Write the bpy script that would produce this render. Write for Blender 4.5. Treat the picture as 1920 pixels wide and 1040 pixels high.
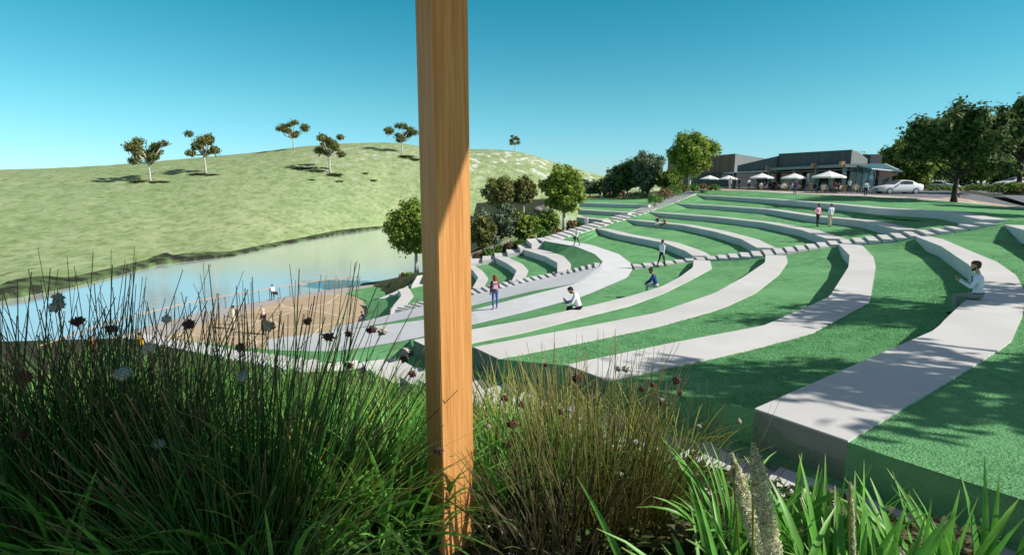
import bpy, bmesh, math, random
import numpy as np
from mathutils import Vector, Matrix
for o in list(bpy.data.objects): bpy.data.objects.remove(o)
scene = bpy.context.scene
COL = scene.collection
R = math.radians

# ---------------------------------------------------------------- camera
F = 1055.0; PITCH = math.atan(180/1055.0)
cam_d = bpy.data.cameras.new('camera'); cam = bpy.data.objects.new('camera', cam_d); COL.objects.link(cam)
cam_d.sensor_width = 36; cam_d.lens = F/1920*36; cam_d.clip_start = 0.05; cam_d.clip_end = 5000
cam.location = (0, 0, 0); cam.rotation_euler = (math.pi/2-PITCH, 0, 0)
scene.camera = cam
# ---------------------------------------------------------------- light
SUN_EL = R(36); SUN_AZ = R(-16)          # azimuth measured from +X towards +Y
sd = Vector((math.cos(SUN_EL)*math.cos(SUN_AZ), math.cos(SUN_EL)*math.sin(SUN_AZ), math.sin(SUN_EL)))
sun_d = bpy.data.lights.new('sun', 'SUN'); sun_d.energy = 5.0; sun_d.angle = R(0.5); sun_d.color = (1, .94, .85)
sun = bpy.data.objects.new('sun', sun_d); COL.objects.link(sun)
sun.rotation_euler = sd.to_track_quat('Z', 'Y').to_euler(); sun.location = (60, -20, 60)
world = bpy.data.worlds.new('World'); scene.world = world; world.use_nodes = True
wn = world.node_tree.nodes; wl = world.node_tree.links
for n in list(wn): wn.remove(n)
sky = wn.new('ShaderNodeTexSky'); sky.sky_type = 'NISHITA'; sky.sun_disc = False
sky.sun_elevation = SUN_EL; sky.sun_rotation = math.pi/2-SUN_AZ
sky.air_density = 1.0; sky.dust_density = 0.1; sky.ozone_density = 2.5
# sky tint: teal-blue low down, warm overhead, added to neutralise blue fill in shadows
tcw = wn.new('ShaderNodeTexCoord'); sep = wn.new('ShaderNodeSeparateXYZ'); wl.new(tcw.outputs['Generated'], sep.inputs[0])
tr_ = wn.new('ShaderNodeValToRGB'); e_ = tr_.color_ramp.elements
e_[0].position = 0.0; e_[0].color = (.50, .82, 1.20, 1); e_[1].position = .30; e_[1].color = (.105, .84, .76, 1)
e2_ = e_.new(.12); e2_.color = (.38, .88, .86, 1); e3_ = e_.new(.46); e3_.color = (1.35, .90, .66, 1); e4_ = e_.new(1.0); e4_.color = (1.35, .90, .66, 1)
wl.new(sep.outputs[2], tr_.inputs[0])
tint = wn.new('ShaderNodeMix'); tint.data_type = 'RGBA'; tint.blend_type = 'MULTIPLY'; tint.inputs[0].default_value = 1
bg = wn.new('ShaderNodeBackground'); bg.inputs[1].default_value = 0.12
wo = wn.new('ShaderNodeOutputWorld')
wl.new(sky.outputs[0], tint.inputs[6]); wl.new(tr_.outputs[0], tint.inputs[7]); wl.new(tint.outputs[2], bg.inputs[0]); wl.new(bg.outputs[0], wo.inputs[0])
scene.view_settings.view_transform = 'Standard'; scene.view_settings.look = 'None'
scene.view_settings.exposure = 0.2; scene.view_settings.gamma = 1
scene.cycles.max_bounces = 6; scene.cycles.diffuse_bounces = 1; scene.cycles.transparent_max_bounces = 6

# ---------------------------------------------------------------- helpers
def ray(px, py):
    dx = (px-960)/F; dy = (520-py)/F
    c, s = math.cos(PITCH), math.sin(PITCH)
    return Vector((dx, c+dy*s, -s+dy*c))
def P(px, py, z):
    d = ray(px, py); t = z/d.z
    return d*t
def PD(px, py, depth):
    d = ray(px, py); return d*(depth/d.y)
def lerp(a, b, t): return a+(b-a)*t

def tag(o, label=None, cat=None, group=None, kind=None):
    if label: o['label'] = label
    if cat: o['category'] = cat
    if group: o['group'] = group
    if kind: o['kind'] = kind
    return o
def empty(name, loc=(0, 0, 0), rz=0, label=None, cat=None, group=None):
    o = bpy.data.objects.new(name, None); COL.objects.link(o); o.empty_display_size = .1
    o.location = loc; o.rotation_euler = (0, 0, rz); return tag(o, label, cat, group)
def link(name, me, parent=None):
    o = bpy.data.objects.new(name, me); COL.objects.link(o)
    if parent: o.parent = parent
    return o
def copy_tree(o, parent=None):
    c = o.copy(); COL.objects.link(c)
    if parent: c.parent = parent
    for ch in list(o.children): copy_tree(ch, c)
    return c

class MB:
    def __init__(s): s.v = []; s.f = []; s.mi = []; s.att = []
    def add(s, vs, fs, m=0, t=None):
        b = len(s.v); s.v += [tuple(v) for v in vs]; s.f += [tuple(i+b for i in f) for f in fs]; s.mi += [m]*len(fs)
        return s
    def box(s, c, d, m=0, rz=0, rx=0, ry=0, taper=1):
        M = Matrix.Translation(c) @ Matrix.Rotation(rz, 4, 'Z') @ Matrix.Rotation(ry, 4, 'Y') @ Matrix.Rotation(rx, 4, 'X')
        x, y, z = d[0]/2, d[1]/2, d[2]/2; t = taper
        vs = [(-x, -y, -z), (x, -y, -z), (x, y, -z), (-x, y, -z), (-x*t, -y*t, z), (x*t, -y*t, z), (x*t, y*t, z), (-x*t, y*t, z)]
        return s.add([M @ Vector(v) for v in vs], [(0, 3, 2, 1), (4, 5, 6, 7), (0, 1, 5, 4), (1, 2, 6, 5), (2, 3, 7, 6), (3, 0, 4, 7)], m)
    def tube(s, pts, radii, n=8, m=0, cap=True):
        pts = [Vector(p) for p in pts]
        if not hasattr(radii, '__len__'): radii = [radii]*len(pts)
        vs = []; fs = []
        up = Vector((0, 0, 1)); prev = None
        for i, p in enumerate(pts):
            d = (pts[min(i+1, len(pts)-1)]-pts[max(i-1, 0)]).normalized()
            if prev is None:
                a = d.cross(Vector((.3, .9, .1)));
                if a.length < .1: a = d.cross(Vector((1, 0, 0)))
                a.normalize()
            else:
                a = (prev-d*prev.dot(d)).normalized()
            prev = a; b = d.cross(a)
            for k in range(n):
                an = 2*math.pi*k/n
                vs.append(p+(a*math.cos(an)+b*math.sin(an))*radii[i])
        for i in range(len(pts)-1):
            for k in range(n):
                k2 = (k+1) % n
                fs.append((i*n+k, i*n+k2, (i+1)*n+k2, (i+1)*n+k))
        if cap:
            fs.append(tuple(range(n-1, -1, -1))); fs.append(tuple((len(pts)-1)*n+k for k in range(n)))
        return s.add(vs, fs, m)
    def ell(s, c, r, m=0, nu=12, nv=8, M=None):
        vs = []; fs = []
        for j in range(nv+1):
            th = math.pi*j/nv
            for i in range(nu):
                ph = 2*math.pi*i/nu
                v = Vector((r[0]*math.sin(th)*math.cos(ph), r[1]*math.sin(th)*math.sin(ph), r[2]*math.cos(th)))
                if M is not None: v = M @ v
                vs.append(v+Vector(c))
        for j in range(nv):
            for i in range(nu):
                i2 = (i+1) % nu
                fs.append((j*nu+i, (j+1)*nu+i, (j+1)*nu+i2, j*nu+i2))
        return s.add(vs, fs, m)
    def prism(s, poly, axis_vec, m=0):
        """closed polygon (list of 3d points) extruded by axis_vec"""
        n = len(poly); a = Vector(axis_vec)
        vs = [Vector(p) for p in poly]+[Vector(p)+a for p in poly]
        fs = [tuple(range(n-1, -1, -1)), tuple(range(n, 2*n))]+[(i, (i+1) % n, n+(i+1) % n, n+i) for i in range(n)]
        return s.add(vs, fs, m)
    def mesh(s, name, mats, smooth=False, fix=True):
        me = bpy.data.meshes.new(name); me.from_pydata(s.v, [], s.f)
        if not isinstance(mats, (list, tuple)): mats = [mats]
        for m in mats: me.materials.append(m)
        if len(mats) > 1: me.polygons.foreach_set('material_index', s.mi)
        if fix:
            bm = bmesh.new(); bm.from_mesh(me)
            if smooth: bmesh.ops.remove_doubles(bm, verts=bm.verts, dist=1e-5)
            bmesh.ops.recalc_face_normals(bm, faces=bm.faces); bm.to_mesh(me); bm.free()
        if smooth: me.polygons.foreach_set('use_smooth', [True]*len(me.polygons))
        me.update(); return me
    def build(s, name, mats, parent=None, smooth=False, fix=True):
        return link(name, s.mesh(name, mats, smooth, fix), parent)

def npmesh(name, verts, faces, mat, attr=None, smooth=False):
    """faces: (n,k) int array with fixed k"""
    me = bpy.data.meshes.new(name); nv = len(verts); nf, k = faces.shape
    me.vertices.add(nv); me.vertices.foreach_set('co', np.asarray(verts, dtype=np.float32).ravel())
    me.loops.add(nf*k); me.loops.foreach_set('vertex_index', faces.astype(np.int32).ravel())
    me.polygons.add(nf); me.polygons.foreach_set('loop_start', np.arange(0, nf*k, k, dtype=np.int32))
    me.polygons.foreach_set('loop_total', np.full(nf, k, dtype=np.int32))
    if smooth: me.polygons.foreach_set('use_smooth', np.ones(nf, dtype=bool))
    me.update(calc_edges=True)
    if attr is not None:
        a = me.attributes.new('t', 'FLOAT', 'POINT'); a.data.foreach_set('value', np.asarray(attr, dtype=np.float32))
    me.materials.append(mat); return me

# ---------------------------------------------------------------- materials
def mat(name, c1, c2=None, rough=.8, scale=3.0, detail=6, bump=0, bscale=None, metal=0, spec=.3, stretch=(1, 1, 1), lo=.35, hi=.65, c3=None, scale3=.3, transl=0, coord='Object'):
    m = bpy.data.materials.new(name); m.use_nodes = True; nt = m.node_tree; N = nt.nodes; L = nt.links
    b = N['Principled BSDF']; b.inputs['Roughness'].default_value = rough; b.inputs['Metallic'].default_value = metal
    b.inputs['Specular IOR Level'].default_value = spec
    if c2 is None and not bump:
        b.inputs['Base Color'].default_value = (*c1, 1)
    else:
        tc = N.new('ShaderNodeTexCoord'); mp = N.new('ShaderNodeMapping'); mp.inputs['Scale'].default_value = stretch
        L.new(tc.outputs[coord], mp.inputs[0])
        no = N.new('ShaderNodeTexNoise'); no.inputs['Scale'].default_value = scale; no.inputs['Detail'].default_value = detail; no.inputs['Roughness'].default_value = .6
        L.new(mp.outputs[0], no.inputs['Vector'])
        cr = N.new('ShaderNodeValToRGB'); cr.color_ramp.elements[0].position = lo; cr.color_ramp.elements[1].position = hi
        cr.color_ramp.elements[0].color = (*c1, 1); cr.color_ramp.elements[1].color = (*(c2 or c1), 1)
        L.new(no.outputs[0], cr.inputs[0]); out = cr.outputs[0]
        if c3:
            n3 = N.new('ShaderNodeTexNoise'); n3.inputs['Scale'].default_value = scale3; n3.inputs['Detail'].default_value = 4
            L.new(mp.outputs[0], n3.inputs['Vector'])
            r3 = N.new('ShaderNodeValToRGB'); r3.color_ramp.elements[0].position = .45; r3.color_ramp.elements[1].position = .65
            L.new(n3.outputs[0], r3.inputs[0])
            mx = N.new('ShaderNodeMix'); mx.data_type = 'RGBA'; L.new(r3.outputs[0], mx.inputs[0]); L.new(out, mx.inputs[6]); mx.inputs[7].default_value = (*c3, 1); out = mx.outputs[2]
        L.new(out, b.inputs['Base Color'])
        if bump:
            nb = N.new('ShaderNodeTexNoise'); nb.inputs['Scale'].default_value = bscale or scale*4; nb.inputs['Detail'].default_value = 4
            L.new(mp.outputs[0], nb.inputs['Vector'])
            bp = N.new('ShaderNodeBump'); bp.inputs['Strength'].default_value = min(1, bump); bp.inputs['Distance'].default_value = .02*max(1, bump)
            L.new(nb.outputs[0], bp.inputs['Height']); L.new(bp.outputs[0], b.inputs['Normal'])
    if transl:
        o = N['Material Output']; ms = N.new('ShaderNodeMixShader'); tr = N.new('ShaderNodeBsdfTranslucent'); ms.inputs[0].default_value = transl
        src = b.inputs['Base Color'].links[0].from_socket if b.inputs['Base Color'].links else None
        if src: L.new(src, tr.inputs[0])
        else: tr.inputs[0].default_value = (*c1, 1)
        L.new(b.outputs[0], ms.inputs[1]); L.new(tr.outputs[0], ms.inputs[2]); L.new(ms.outputs[0], o.inputs[0])
    return m
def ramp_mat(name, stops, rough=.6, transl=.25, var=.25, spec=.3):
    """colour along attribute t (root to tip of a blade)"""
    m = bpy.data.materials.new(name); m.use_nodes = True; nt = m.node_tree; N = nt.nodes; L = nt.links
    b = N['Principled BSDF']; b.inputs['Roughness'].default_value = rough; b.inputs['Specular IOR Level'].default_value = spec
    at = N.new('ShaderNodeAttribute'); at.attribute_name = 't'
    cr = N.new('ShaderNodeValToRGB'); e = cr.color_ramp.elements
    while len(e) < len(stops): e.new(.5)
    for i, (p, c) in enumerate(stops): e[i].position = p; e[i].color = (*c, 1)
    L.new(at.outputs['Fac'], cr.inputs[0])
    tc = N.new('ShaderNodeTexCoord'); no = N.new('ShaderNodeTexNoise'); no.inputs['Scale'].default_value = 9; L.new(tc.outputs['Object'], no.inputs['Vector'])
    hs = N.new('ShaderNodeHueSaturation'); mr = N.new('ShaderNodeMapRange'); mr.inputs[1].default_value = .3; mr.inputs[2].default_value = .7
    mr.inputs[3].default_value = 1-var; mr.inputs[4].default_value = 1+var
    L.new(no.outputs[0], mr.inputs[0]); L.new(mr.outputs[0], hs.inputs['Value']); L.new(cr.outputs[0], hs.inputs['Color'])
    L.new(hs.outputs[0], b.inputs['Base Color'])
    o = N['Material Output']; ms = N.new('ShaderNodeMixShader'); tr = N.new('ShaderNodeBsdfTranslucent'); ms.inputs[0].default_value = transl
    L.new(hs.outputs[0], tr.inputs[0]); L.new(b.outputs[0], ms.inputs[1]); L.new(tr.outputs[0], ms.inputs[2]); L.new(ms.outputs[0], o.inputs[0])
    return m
def flat(name, c, rough=.7, metal=0, spec=.3):
    return mat(name, c, tuple(min(1, x*1.18) for x in c), rough, scale=14, metal=metal, spec=spec)

M = {}
M['concrete'] = mat('concrete', (.585, .575, .56), (.65, .64, .62), .85, scale=1.4, bump=.15, bscale=60, c3=(.55, .54, .52), scale3=.35)
M['path'] = mat('path_concrete', (.64, .65, .65), (.70, .71, .71), .85, scale=1.2, bump=.1, bscale=40)
M['wood'] = mat('timber', (.50, .20, .052), (.76, .38, .13), .55, scale=9, detail=8, stretch=(5, 5, .16), lo=.3, hi=.7, bump=.25, bscale=20)
M['beige'] = None
M['white'] = mat('white_fabric', (.78, .78, .77), (.84, .84, .83), .8, scale=4)
# ---------------------------------------------------------------- ground materials
def turf_mat():
    m = mat('turf', (.10, .285, .112), (.175, .405, .18), .9, scale=2.6, detail=10, lo=.36, hi=.64, bump=1.6, bscale=38, c3=(.175, .42, .18), scale3=.35, spec=.1)
    return m
M['turf'] = turf_mat()
def hill_mat():
    m = bpy.data.materials.new('hillside_grass'); m.use_nodes = True; nt = m.node_tree; N = nt.nodes; L = nt.links
    b = N['Principled BSDF']; b.inputs['Roughness'].default_value = .95; b.inputs['Specular IOR Level'].default_value = .1
    tc = N.new('ShaderNodeTexCoord')
    def noise(scale, det, st=(1, 1, 1)):
        mp = N.new('ShaderNodeMapping'); mp.inputs['Scale'].default_value = st; L.new(tc.outputs['Object'], mp.inputs[0])
        n = N.new('ShaderNodeTexNoise'); n.inputs['Scale'].default_value = scale; n.inputs['Detail'].default_value = det; n.inputs['Roughness'].default_value = .58
        L.new(mp.outputs[0], n.inputs['Vector']); return n.outputs[0]
    def ramp(src, a, c, ca=(0, 0, 0, 1), cb=(1, 1, 1, 1)):
        r = N.new('ShaderNodeValToRGB'); r.color_ramp.elements[0].position = a; r.color_ramp.elements[1].position = c
        r.color_ramp.elements[0].color = ca; r.color_ramp.elements[1].color = cb; L.new(src, r.inputs[0]); return r.outputs[0]
    def mix(f, a, c):
        x = N.new('ShaderNodeMix'); x.data_type = 'RGBA'
        if hasattr(f, 'links'): L.new(f, x.inputs[0])
        else: x.inputs[0].default_value = f
        for s, i in ((a, 6), (c, 7)):
            if hasattr(s, 'links'): L.new(s, x.inputs[i])
            else: x.inputs[i].default_value = (*s, 1)
        return x.outputs[2]
    base = mix(ramp(noise(.035, 8), .35, .65), (.285, .38, .19), (.35, .41, .22))
    base = mix(ramp(noise(.30, 9), .42, .66), base, (.215, .30, .125))
    base = mix(ramp(noise(1.1, 8, (1, .5, 1)), .50, .68), base, (.17, .235, .095))
    base = mix(ramp(noise(.33, 12, (1, .35, 1)), .55, .72), base, (.375, .43, .24))
    base = mix(ramp(noise(.5, 9, (1, .4, 1)), .66, .72), base, (.17, .17, .08))
    # pale limestone outcrops where the hill is steep, towards its right shoulder
    sx = N.new('ShaderNodeSeparateXYZ'); L.new(tc.outputs['Object'], sx.inputs[0])
    at = N.new('ShaderNodeAttribute'); at.attribute_name = 't'
    rk = ramp(noise(.30, 13, (1, .6, 1)), .53, .61)
    mm = N.new('ShaderNodeMath'); mm.operation = 'MULTIPLY'; L.new(rk, mm.inputs[0]); L.new(at.outputs['Fac'], mm.inputs[1])
    base = mix(mm.outputs[0], base, (.60, .61, .54))
    L.new(base, b.inputs['Base Color'])
    bp = N.new('ShaderNodeBump'); bp.inputs['Strength'].default_value = .6; bp.inputs['Distance'].default_value = .58
    L.new(noise(.5, 8), bp.inputs['Height']); L.new(bp.outputs[0], b.inputs['Normal'])
    return m
M['hill'] = hill_mat()
M['bank'] = mat('shaded_shore', (.02, .022, .012), (.10, .16, .06), .95, scale=.5, lo=.42, hi=.62, bump=.5)  # dark tone stands in for the shadow under the bank's overhang
def water_mat():
    m = bpy.data.materials.new('lake_water'); m.use_nodes = True; nt = m.node_tree; N = nt.nodes; L = nt.links
    b = N['Principled BSDF']; b.inputs['Base Color'].default_value = (.90, .96, .95, 1); b.inputs['Metallic'].default_value = .58; b.inputs['Roughness'].default_value = .12
    b.inputs['Specular IOR Level'].default_value = .6
    tc = N.new('ShaderNodeTexCoord'); mp = N.new('ShaderNodeMapping'); mp.inputs['Scale'].default_value = (.5, 1.2, 1); L.new(tc.outputs['Object'], mp.inputs[0])
    n = N.new('ShaderNodeTexNoise'); n.inputs['Scale'].default_value = 2.2; n.inputs['Detail'].default_value = 4; L.new(mp.outputs[0], n.inputs['Vector'])
    bp = N.new('ShaderNodeBump'); bp.inputs['Strength'].default_value = .05; bp.inputs['Distance'].default_value = .1
    L.new(n.outputs[0], bp.inputs['Height']); L.new(bp.outputs[0], b.inputs['Normal']); return m
M['water'] = water_mat()
def paving_mat(name, c1, c2, joint, cell, jw=.02):
    m = bpy.data.materials.new(name); m.use_nodes = True; nt = m.node_tree; N = nt.nodes; L = nt.links
    b = N['Principled BSDF']; b.inputs['Roughness'].default_value = .85
    tc = N.new('ShaderNodeTexCoord')
    v1 = N.new('ShaderNodeTexVoronoi'); v1.feature = 'F1'; v1.inputs['Scale'].default_value = cell
    v2 = N.new('ShaderNodeTexVoronoi'); v2.feature = 'DISTANCE_TO_EDGE'; v2.inputs['Scale'].default_value = cell
    no = N.new('ShaderNodeTexNoise'); no.inputs['Scale'].default_value = 2; no.inputs['Detail'].default_value = 8
    for n in (v1, v2, no): L.new(tc.outputs['Object'], n.inputs['Vector'])
    sp = N.new('ShaderNodeSeparateColor'); L.new(v1.outputs['Color'], sp.inputs[0])
    r = N.new('ShaderNodeValToRGB'); r.color_ramp.elements[0].color = (*c1, 1); r.color_ramp.elements[1].color = (*c2, 1); L.new(sp.outputs[0], r.inputs[0])
    mn = N.new('ShaderNodeMix'); mn.data_type = 'RGBA'; mn.blend_type = 'MULTIPLY'; mn.inputs[0].default_value = .35
    L.new(r.outputs[0], mn.inputs[6]); L.new(no.outputs[0], mn.inputs[7])
    jr = N.new('ShaderNodeValToRGB'); jr.color_ramp.interpolation = 'LINEAR'; jr.color_ramp.elements[0].position = jw; jr.color_ramp.elements[1].position = jw*1.6
    jr.color_ramp.elements[0].color = (1, 1, 1, 1); jr.color_ramp.elements[1].color = (0, 0, 0, 1); L.new(v2.outputs[0], jr.inputs[0])
    mx = N.new('ShaderNodeMix'); mx.data_type = 'RGBA'; L.new(jr.outputs[0], mx.inputs[0]); L.new(mn.outputs[2], mx.inputs[6]); mx.inputs[7].default_value = (*joint, 1)
    L.new(mx.outputs[2], b.inputs['Base Color']); return m
M['plaza'] = paving_mat('flagstone', (.50, .37, .23), (.60, .46, .30), (.74, .62, .45), .24, .009)
M['apron'] = paving_mat('apron_paving', (.60, .46, .31), (.68, .54, .38), (.78, .66, .50), .16, .012)
M['promenade'] = mat('promenade_pavers', (.34, .33, .31), (.46, .43, .39), .85, scale=1.5, stretch=(1, 4, 1))
M['asphalt'] = mat('asphalt', (.15, .155, .175), (.20, .20, .22), .9, scale=6, bump=.2)
M['mulch'] = mat('mulch', (.018, .012, .006), (.06, .045, .02), .95, scale=7, bump=1.5, bscale=30, c3=(.03, .06, .015), scale3=1.2)
M['garden'] = mat('garden_bed', (.03, .05, .014), (.075, .11, .03), .95, scale=1.1, bump=1.5, bscale=8, c3=(.10, .085, .05), scale3=.5)
M['bounce_floor'] = mat('bounce_deck_boards', (.50, .27, .11), (.66, .38, .17), .7, scale=3, stretch=(.2, 6, 1))  # orange tone chosen to reflect warm light
M['riser'] = mat('riser_concrete', (.30, .31, .32), (.38, .385, .39), .85, scale=2)

# ---------------------------------------------------------------- polylines
def poly(pts, z=None):
    return [P(p[0], p[1], p[2] if len(p) > 2 else z) for p in pts]
def resample(pl, n):
    pl = [Vector(p) for p in pl]; d = [0]
    for a, b in zip(pl[:-1], pl[1:]): d.append(d[-1]+(b-a).length)
    out = []
    for i in range(n):
        t = d[-1]*i/(n-1); k = 0
        while k < len(d)-2 and d[k+1] < t: k += 1
        u = (t-d[k])/max(1e-9, d[k+1]-d[k]); out.append(pl[k].lerp(pl[k+1], u))
    return out
def off(p, dz): return Vector((p[0], p[1], p[2]+dz))
def zlev(k): return {0: -5.3, 1: -4.7, 2: -4.1, 3: -3.5, 4: -2.85, 5: -2.0}[k]
WALL = .5
def along(poly_, s):
    return resample(poly_, 2)[0] if s == 0 else None

def strip(mb, A, B, m=4, bump=0, seed=0):
    """quad sheet between two equally sampled lines, m subdivisions across"""
    rng = random.Random(seed); n = len(A); vs = []
    for i in range(n):
        for j in range(m+1):
            p = A[i].lerp(B[i], j/m)
            if bump and 0 < j < m and 0 < i < n-1: p = off(p, rng.uniform(-bump, bump))
            vs.append(p)
    fs = [(i*(m+1)+j, i*(m+1)+j+1, (i+1)*(m+1)+j+1, (i+1)*(m+1)+j) for i in range(n-1) for j in range(m)]
    mb.add(vs, fs)
def bench_mesh(I, O, h=WALL, back=.12):
    """seat wall: level top between front edge I and back edge O"""
    mb = MB(); n = len(I)
    ring = lambda i: [off(I[i], -h-.12), I[i], O[i], off(O[i], -back-.4)]
    vs = [p for i in range(n) for p in ring(i)]
    fs = [(i*4+j, i*4+(j+1) % 4, (i+1)*4+(j+1) % 4, (i+1)*4+j) for i in range(n-1) for j in range(4)]
    fs += [(0, 1, 2, 3), tuple((n-1)*4+k for k in (3, 2, 1, 0))]
    mb.add(vs, fs); return mb

N_S = 48
# right section, listed from the foreground end to the stair
BI = {1: [(775, 637), (985, 599), (1110, 572), (1180, 555), (1240, 537), (1276, 518), (1299, 501), (1301, 487)],
      2: [(888, 650), (985, 632), (1110, 609), (1235, 585), (1340, 549), (1394, 519), (1434, 492), (1436, 478)],
      3: [(1062, 683), (1260, 642), (1340, 627), (1431, 610), (1510, 576), (1555, 556), (1591, 500), (1593, 478), (1572, 457)],
      4: [(1415, 765), (1667, 655), (1755, 617), (1773, 597), (1812, 561), (1832, 540), (1835, 522), (1818, 497), (1764, 461), (1717, 443)]}
BO = {1: [(815, 656), (985, 622), (1110, 590), (1180, 573), (1245, 549), (1290, 527), (1335, 503), (1331, 487)],
      2: [(933, 671), (985, 662), (1110, 637), (1235, 611), (1338, 582), (1364, 573), (1416, 549), (1461, 514), (1477, 491), (1474, 479)],
      3: [(1140, 712), (1280, 683), (1404, 655), (1519, 625), (1582, 593), (1631, 566), (1642, 500), (1638, 482), (1614, 457)],
      4: [(1590, 825), (1780, 713), (1895, 641), (1918, 590), (1922, 548), (1906, 516), (1870, 491), (1812, 467), (1752, 441)]}
PATH_O = [(500, 662, -8.6), (655, 656, -7.4), (770, 636, -6.7), (885, 609, -6.1), (985, 585, -5.7), (1095, 555, -5.4), (1177, 520, -5.3), (1186, 504, -5.3), (1184, 494, -5.3), (1160, 476, -5.3), (1110, 459, -5.3), (1050, 449, -5.3)]
PATH_I = [(500, 636, -8.6), (680, 614, -7.4), (790, 600, -6.7), (885, 581, -6.1), (985, 555, -5.7), (1085, 530, -5.4), (1127, 505, -5.3), (1130, 490, -5.3), (1115, 476, -5.3), (1080, 462, -5.3), (1012, 450, -5.3)]
# left section above the path, listed from the right stair to the left stair
WI = {1: [(1299, 479), (1285, 470), (1245, 455), (1160, 439), (1115, 427)],
      2: [(1419, 464), (1390, 448), (1340, 434), (1280, 422), (1168, 411)],
      3: [(1549, 447), (1503, 431), (1431, 417), (1340, 407), (1211, 397)],
      4: [(1682, 430), (1612, 413), (1522, 405), (1440, 392.5), (1340, 385.5), (1258, 381)],
      5: [(1840, 411), (1761, 396), (1643, 390), (1558, 382), (1440, 373), (1340, 367.5), (1297, 365)]}
# lower tiers under the path, listed from the lower stair to the left stair
LZ = {1: -6.0, 2: -6.7, 3: -7.4, 4: -8.1, 5: -8.8}
LI = {1: [(1045, 509), (1045, 492), (1022, 480), (980, 467)], 2: [(959, 527), (969, 507), (952, 494), (927, 482)],
      3: [(886, 539), (897, 520), (886, 506), (868, 497)], 4: [(806, 559), (822, 538), (816, 525), (808, 519)],
      5: [(732, 579), (752, 555), (751, 548), (746, 543)]}
LO = {1: [(1069, 509), (1071, 495), (1057, 480), (1010, 464)], 2: [(982, 527), (991, 507), (980, 495), (945, 479)],
      3: [(903, 545), (916, 522), (904, 507), (884, 494)], 4: [(828, 562), (846, 541), (838, 526), (824, 514)],
      5: [(757, 577), (776, 555), (770, 545), (765, 537)]}
CW = 1.0
def offset_line(pl, d):
    """shift a plan polyline by d to its right-hand normal"""
    out = []
    for i, p in enumerate(pl):
        t = pl[min(i+1, len(pl)-1)]-pl[max(i-1, 0)]; t.z = 0; t.normalize()
        out.append(Vector((p.x+t.y*d, p.y-t.x*d, p.z)))
    return out
I_B = {k: resample(poly(v, zlev(k)), N_S) for k, v in BI.items()}
O_B = {k: resample(poly(v, zlev(k)), N_S) for k, v in BO.items()}
P_O = poly(PATH_O); P_I = poly(PATH_I)
I_W = {k: resample(poly(v, zlev(k)), N_S) for k, v in WI.items()}
O_W = {k: offset_line(v, CW*1.15) for k, v in I_W.items()}
I_L = {k: resample(poly(v, LZ[k]), 24) for k, v in LI.items()}
O_L = {k: resample(poly(v, LZ[k]), 24) for k, v in LO.items()}

# ---------------------------------------------------------------- lawn, path and seat walls
lawn = MB()
def foot(pl, d=-WALL): return [off(p, d) for p in pl]
pathR_O = [p for p in P_O[:8]]; pathR_I = P_I[:8]; pathL_O = P_O[7:]; pathL_I = P_I[7:]
strip(lawn, [off(p, -.012) for p in resample(P_O[2:8], N_S)], foot(I_B[1]), 3, .015, 1)
for k in (1, 2, 3): strip(lawn, foot(O_B[k], -.03), foot(I_B[k+1]), 5, .015, k+2)
I5 = offset_line(O_B[4], 3.4); I5 = [off(p, .05) for p in I5]
strip(lawn, foot(O_B[4], -.03), I5, 6, .015, 9)
I6 = offset_line(O_B[4], 16); I6 = [off(p, .7) for p in I6]
strip(lawn, I5, I6, 6, .02, 10)
strip(lawn, [off(p, -.012) for p in resample(list(pathL_O), N_S)], foot(I_W[1]), 4, .015, 11)
for k in (1, 2, 3, 4): strip(lawn, foot(O_W[k], -.03), foot(I_W[k+1]), 4, .015, k+12)
# upper lawn to the edge of the plateau
def zplat(y):
    ks = [(0, -2.5), (43, -2.45), (49, -2.4), (54, -2.3), (58, -2.1), (61, -1.92), (64, -1.72), (66, -1.58), (72, -1.42), (80, -1.36), (110, -1.36), (200, -1.3), (900, -.9)]
    for (a, za), (b, zb) in zip(ks[:-1], ks[1:]):
        if y <= b: return lerp(za, zb, (y-a)/(b-a))
    return -.9
def PP(px, py):
    """point of the plateau surface seen at a pixel"""
    z = -1.5
    for _ in range(40):
        p = P(px, py, z); z = .5*z+.5*zplat(p.y)
    return P(px, py, z)
EDGE = [PP(*p) for p in [(2080, 408), (2000, 399), (1920, 391.5), (1850, 384.5), (1780, 378), (1700, 372.5), (1622, 368.5), (1560, 366), (1490, 363.5), (1400, 358), (1318, 357)]]
EDGE_S = resample(EDGE, N_S)
O5 = foot(O_W[5], -.03)
top_in = resample([O5[0]+Vector((6, -4, 0))]+O5, N_S)
strip(lawn, top_in, [off(p, -.012) for p in EDGE_S], 5, .02, 20)
# lawn right of the top seat wall down to the near ground
strip(lawn, resample([I6[-1], I6[-6]], 8), resample([EDGE[0], EDGE[0]+Vector((8, -16, 0))], 8), 4, .02, 21)
mid = [I5[-1], I6[-1]]
strip(lawn, resample([O_B[4][-1]+Vector((0, 0, -.03)), I5[-1], I6[-1]], 12), resample([O5[0], O5[0]+Vector((6, -4, 0)), EDGE[0]], 12), 5, .02, 22)
# lower lawn
strip(lawn, resample([off(p, -.012) for p in reversed(pathL_I)], 24)[::-1], [off(p, -.03) for p in O_L[1]], 3, .01, 23)
for k in (1, 2, 3, 4): strip(lawn, [off(p, -WALL) for p in I_L[k]], [off(p, -.03) for p in O_L[k+1]], 4, .015, k+24)
ZP = -10.5
PLZ_E = [P(*p, ZP+.25) for p in [(684, 600), (690, 585), (688, 574), (680, 566)]]
strip(lawn, [off(p, -WALL) for p in I_L[5]], resample(PLZ_E, 24), 4, .015, 30)
for mbk in I_L:
    pass

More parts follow.
